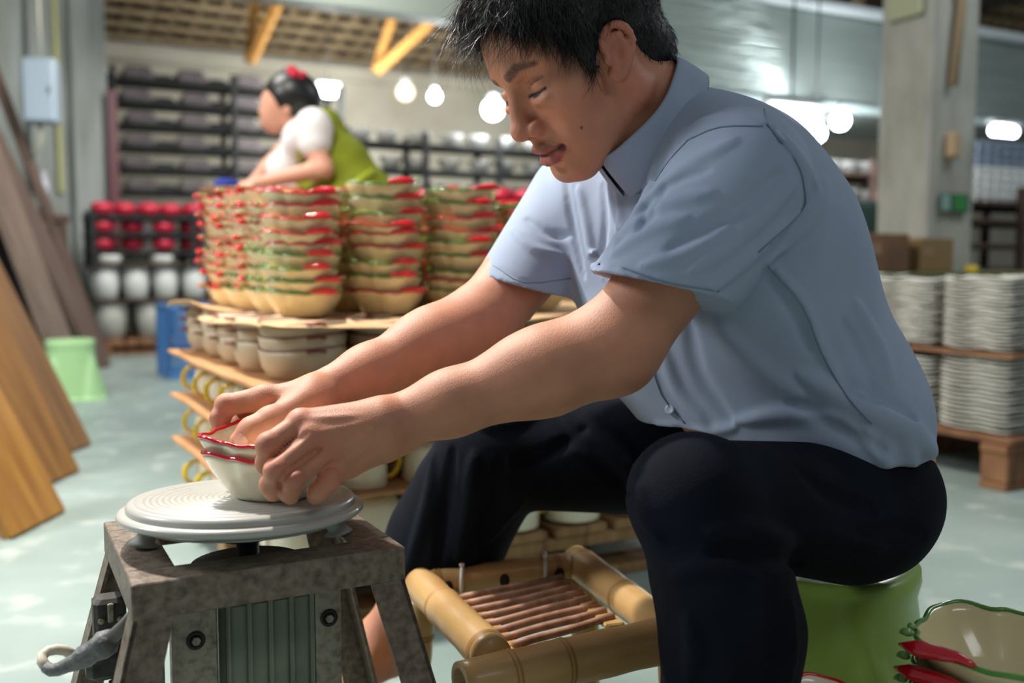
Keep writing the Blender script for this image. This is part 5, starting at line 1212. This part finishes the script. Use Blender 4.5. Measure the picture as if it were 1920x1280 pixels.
# collar: a stand-up band running round the neck
ca = P(1252, 150, 1.19); cb = P(1160, 300, 1.15)
A1 = (cb-ca).normalized(); cc = (ca+cb)/2; cr = (cb-ca).length/2
cS = (HS-A1*HS.dot(A1)).normalized(); cN = A1.cross(cS).normalized(); cN = -cN if cN.x > 0 else cN
def collar(r_in, h0, h1, gap, flare, name):
    vs = []; fs = []; n = 56; th0 = -PI+gap; 
    for i in range(n+1):
        t = i/n; a = gap+(2*PI-2*gap)*t    # a = 0 at the throat
        ca_, sa_ = math.cos(a), math.sin(a); wv = .0025*math.sin(5*a+1)
        for j, (r, h) in enumerate(((r_in, h0), (r_in-.001, (h0+h1)/2), (r_in-.003, h1), (r_in+.002, h1+.0015), (r_in+.005+flare*.4, (h0+h1)/2), (r_in+.007+flare, h0-.006))):
            hh = h-(.018*max(0, math.cos(a))**6 if j == 5 else 0)
            rr = r+wv
            vs.append(cc+A1*ca_*(rr+.012)+cS*sa_*rr*1.0+cN*hh)
    for i in range(n):
        for j in range(5): k = i*6+j; fs.append((k, k+1, k+7, k+6))
    b = MB(); b.add(vs, fs, True); return b
o = collar(.063, -.016, .022, .05, .006, 'collar').obj('collar', M_shirt, man); local(o)
sd = o.modifiers.new('thickness', 'SOLIDIFY'); sd.thickness = .0016; ss = o.modifiers.new('smooth', 'SUBSURF'); ss.levels = 1; ss.render_levels = 1
# ---------------- trousers
TR_S = SDF()
TR_S.ell(P(1555, 910, 1.23), (.095, .16, .105), TR, .04)
TR_S.ell(P(1620, 940, 1.2), (.054, .13, .075), None, .04)
TR_S.cap(HIP_N, KN_N, .08, .056, .03); TR_S.cap(HIP_F, KN_F, .092, .078, .03)
TR_S.ell(KN_N+V((0, 0, .0)), (.058, .06, .056), None, .02)
TR_S.chain([KN_N, P(1352, 1080, .94), P(1372, 1180, .95), V((.21, .955, .1))], [.056, .064, .067, .067], .02)
TR_S.chain([KN_F, P(880, 930, 1.42), P(838, 1010, 1.44), P(785, 1110, 1.46)], [.075, .078, .082, .078], .03)
TR_S.cyl(P(783, 1112, 1.46), P(700, 1290, 1.47), .12, .004, 's'); TR_S.cyl(V((.21, .955, .115)), V((.21, .955, -.05)), .12, .004, 's')
BASE = SDF(); BASE.p = list(TR_S.p); SHIRT_keep = SHIRT; SHIRT = TR_S
for px, w_, a_ in [
 ([(815, 850), (800, 950), (765, 1070)], .012, .008), ([(850, 840), (835, 950), (820, 1060)], .010, -.012), ([(890, 850), (880, 950), (860, 1050)], .014, .010),
 ([(940, 860), (925, 950), (900, 1040)], .010, -.010), ([(1000, 905), (960, 960), (870, 1060)], .008, .008), ([(900, 800), (960, 790), (1030, 770)], .010, .006),
 ([(960, 870), (1030, 850), (1100, 800)], .010, -.007), ([(1080, 760), (1150, 820), (1200, 880)], .012, .006), ([(1030, 760), (1110, 850), (1190, 930)], .012, -.006),
 ([(1200, 900), (1205, 960), (1240, 1010)], .010, .006), ([(1320, 1000), (1400, 990), (1490, 1020)], .010, .008), ([(1330, 1040), (1410, 1030), (1500, 1060)], .010, -.008),
 ([(1260, 1080), (1340, 1060), (1420, 1090)], .010, .005), ([(1290, 1150), (1300, 1220), (1290, 1280)], .010, .006), ([(1440, 1090), (1450, 1180), (1440, 1280)], .012, -.007),
 ([(1480, 1120), (1485, 1200), (1480, 1280)], .009, .006), ([(1500, 880), (1560, 930), (1640, 960)], .012, -.006), ([(1450, 1010), (1550, 1000), (1660, 1030)], .010, .006),
 ([(1600, 1000), (1680, 990), (1740, 1010)], .008, -.005)]: fold(px, w_, a_)
SHIRT = SHIRT_keep
vt, qt = polygonize(TR_S, (-.28, .78, -.02), (.66, 1.66, .62), .0042, 12); vt = relax(vt, qt, 2)
man_part('trousers', mesh_np('trousers', vt, qt), M_trouser)
# ================================================================ woman at the back
WY = 3.7; Q = lambda x, y, d=0: P(x, y, WY+d)
M_skin2 = mat('skin_woman', (214, 156, 130), rough=.5, sss=.1); M_tee = mat('white_tee', (226, 222, 220), rough=.9); M_apron = mat('lime_apron', (136, 146, 22), rough=.85, col2=(120, 130, 16), scale=9)
wm = empty('person', V((Q(640, 400).x, WY, 0)), 'woman in a white tee and lime green apron bending forward at the back', 'person')
def wpart(n, S, lo, hi, h, m):
    v, q = polygonize(S, lo, hi, h, 10); v = relax(v, q, 2); o = link(n, mesh_np(n, v, q), m, wm); return local(o)
S = SDF(); hc0 = Q(533, 195)
S.ell(hc0+V((.012, 0, .01)), (.088, .07, .085), None, .02); S.ell(Q(515, 215), (.052, .052, .07), None, .02); S.ell(Q(508, 233), (.03, .03, .025), None, .02)
S.cap(Q(494, 196), Q(490, 208), .007, .011, .01); S.ell(Q(498, 222), (.012, .02, .008), None, .008); S.ell(Q(500, 228), (.011, .018, .007), None, .006); S.cap(Q(497, 183), Q(499, 180), .012, .012, .015)
S.ell(Q(496, 191, -.03), (.008, .014, .006), None, .004); S.ell(Q(538, 205, -.068), (.014, .008, .022), None, .008)
S.cap(Q(548, 225), Q(578, 268), .045, .055, .02)
S.cap(Q(585, 262, -.15), Q(606, 316, -.17), .042, .034, .02); S.cap(Q(606, 316, -.17), Q(480, 344, -.2), .033, .021, .02)
S.cap(Q(545, 268, .14), Q(505, 312, .1), .038, .03, .02); S.cap(Q(505, 312, .1), Q(470, 346, 0), .029, .02, .02)
for (x, y, d) in ((480, 344, -.2), (470, 346, 0)):
    S.ell(Q(x-10, y+1, d), (.034, .028, .016), None, .01)
    S.fan([finger([Q(x-18, y+2, d+o), Q(x-27, y+4, d+o), Q(x-33, y+9, d+o)], [.009, .0085, .0075]) for o in (-.024, -.008, .008, .022)]+[finger([Q(x-6, y+3, d-.03), Q(x-16, y+8, d-.035)], [.01, .008])], .008)
S.ell(Q(625, 330), (.1, .13, .14), None, .04); S.cap(Q(600, 280), Q(680, 400), .09, .11, .04)
for g in (-1, 1):
    S.cap(V((Q(672, 400).x, WY+g*.09, .80)), V((Q(660, 400).x, WY+g*.1, .45)), .085, .055, .03); S.cap(V((Q(660, 400).x, WY+g*.1, .45)), V((Q(672, 400).x, WY+g*.1, .08)), .052, .035, .03); S.cap(V((Q(672, 400).x, WY+g*.1, .05)), V((Q(672, 400).x-.14, WY+g*.11, .03)), .035, .026, .02)
wpart('body', S, (-1.2, 3.3, -.02), (-.2, 4.1, 1.6), .0065, M_skin2)
S = SDF(); S.ell(hc0+V((.03, 0, .03)), (.1, .086, .092), None, .02); S.ell(Q(566, 200), (.06, .055, .06), None, .03); S.ell(Q(578, 196), (.045, .05, .07), None, .03)
S.ell(Q(500, 215, 0), (.065, .12, .085), None, .01, 's'); S.ell(Q(545, 135), (.03, .035, .02), None, .015)
wpart('hair', S, (-1.1, 3.4, 1.0), (-.5, 4.0, 1.55), .006, M_hair)
b = MB(); c = Q(556, 140, -.03); R_ = Matrix.Rotation(.5, 3, 'Y')
n = 40; b.tube([c+R_@V((.024*math.cos(2*PI*i/n), .024*math.sin(2*PI*i/n), .008*math.sin(9*2*PI*i/n))) for i in range(n)], [.014+.004*math.sin(7*2*PI*i/n) for i in range(n)], 10, closed=True); local(b.obj('hair_scrunchie', mat('red_scrunchie', (206, 34, 62), rough=.8), wm))
S = SDF(); S.ell(Q(588, 242, -.13), (.068, .064, .076), None, .02); S.cap(Q(586, 250, -.14), Q(590, 268, -.15), .062, .058, .02); S.ell(Q(568, 268, 0), (.07, .14, .09), None, .04); S.ell(Q(556, 300, .02), (.045, .11, .12), None, .03); S.ell(Q(564, 256, .14), (.05, .055, .06), None, .02); S.cap(Q(540, 320), Q(560, 420), .08, .09, .04)
S.cap(Q(556, 200), Q(560, 236), .055, .052, .005, 's')
S.p = [p for p in S.p]; wpart('tee_shirt', S, (-1.1, 3.3, .7), (-.3, 4.1, 1.4), .0065, M_tee)
S = SDF(); S.ell(Q(608, 262, .02), (.085, .135, .12), None, .04); S.ell(Q(640, 320, 0), (.12, .15, .13), None, .05); S.ell(Q(668, 390, 0), (.135, .165, .15), None, .05); S.cap(Q(575, 330, 0), Q(600, 420, 0), .08, .1, .05)
S.cap(V((Q(668, 400).x, WY, .85)), V((Q(660, 400).x, WY, .5)), .17, .19, .05)
S.ell(Q(578, 245, -.15), (.07, .075, .07), None, .01, 's')
S.chain([Q(575, 212, -.08), Q(562, 235, -.1), Q(556, 265, -.12), Q(562, 300, -.14)], [.008]*4, .006)
wpart('apron', S, (-1.1, 3.2, .3), (-.2, 4.2, 1.4), .0075, M_apron)
b = MB(); q0, q1 = Q(700, 322, -.1), Q(655, 352, -.17); b.tube([q0, (q0+q1)/2+V((0, -.015, 0)), q1], .014, 8); local(b.obj('apron_strap', mat('lime_strap', (156, 168, 30), rough=.8), wm))
# her work table with a blue cloth
q = Q(470, 352); wt = empty('work_table', V((q.x-.04, WY-.3, 0)), 'wooden work table in front of the bending woman', 'table', 0)
b = MB(); b.box((.13, .2, q.z-.035), (.34, .5, .03), None, .005); b.obj('table_top', M_wood_p, wt)
for u in (.0, .26):
    for v in (.0, .4): b = MB(); b.box((u, v, (q.z-.05)/2), (.05, .05, q.z-.05), None, .004); b.obj('leg', M_wood_p, wt)
S = SDF(); S.ell((q.x-.055, WY-.1, q.z+.0), (.045, .09, .026), None, .01); S.ell((q.x-.08, WY-.02, q.z-.003), (.03, .08, .02), None, .02); S.fun(lambda p: (q.z-.0195)-p[:, 2], (0, 0, 0), 9, 'i', .002)
v_, q_ = polygonize(S, (q.x-.2, WY-.25, q.z-.05), (q.x+.1, WY+.15, q.z+.1), .005, 8); tag(link('blue_cloth', mesh_np('blue_cloth', v_, q_), mat('blue_cloth', (24, 52, 150), rough=.8)), 'crumpled blue cloth on the work table by the woman\'s hands', 'cloth')
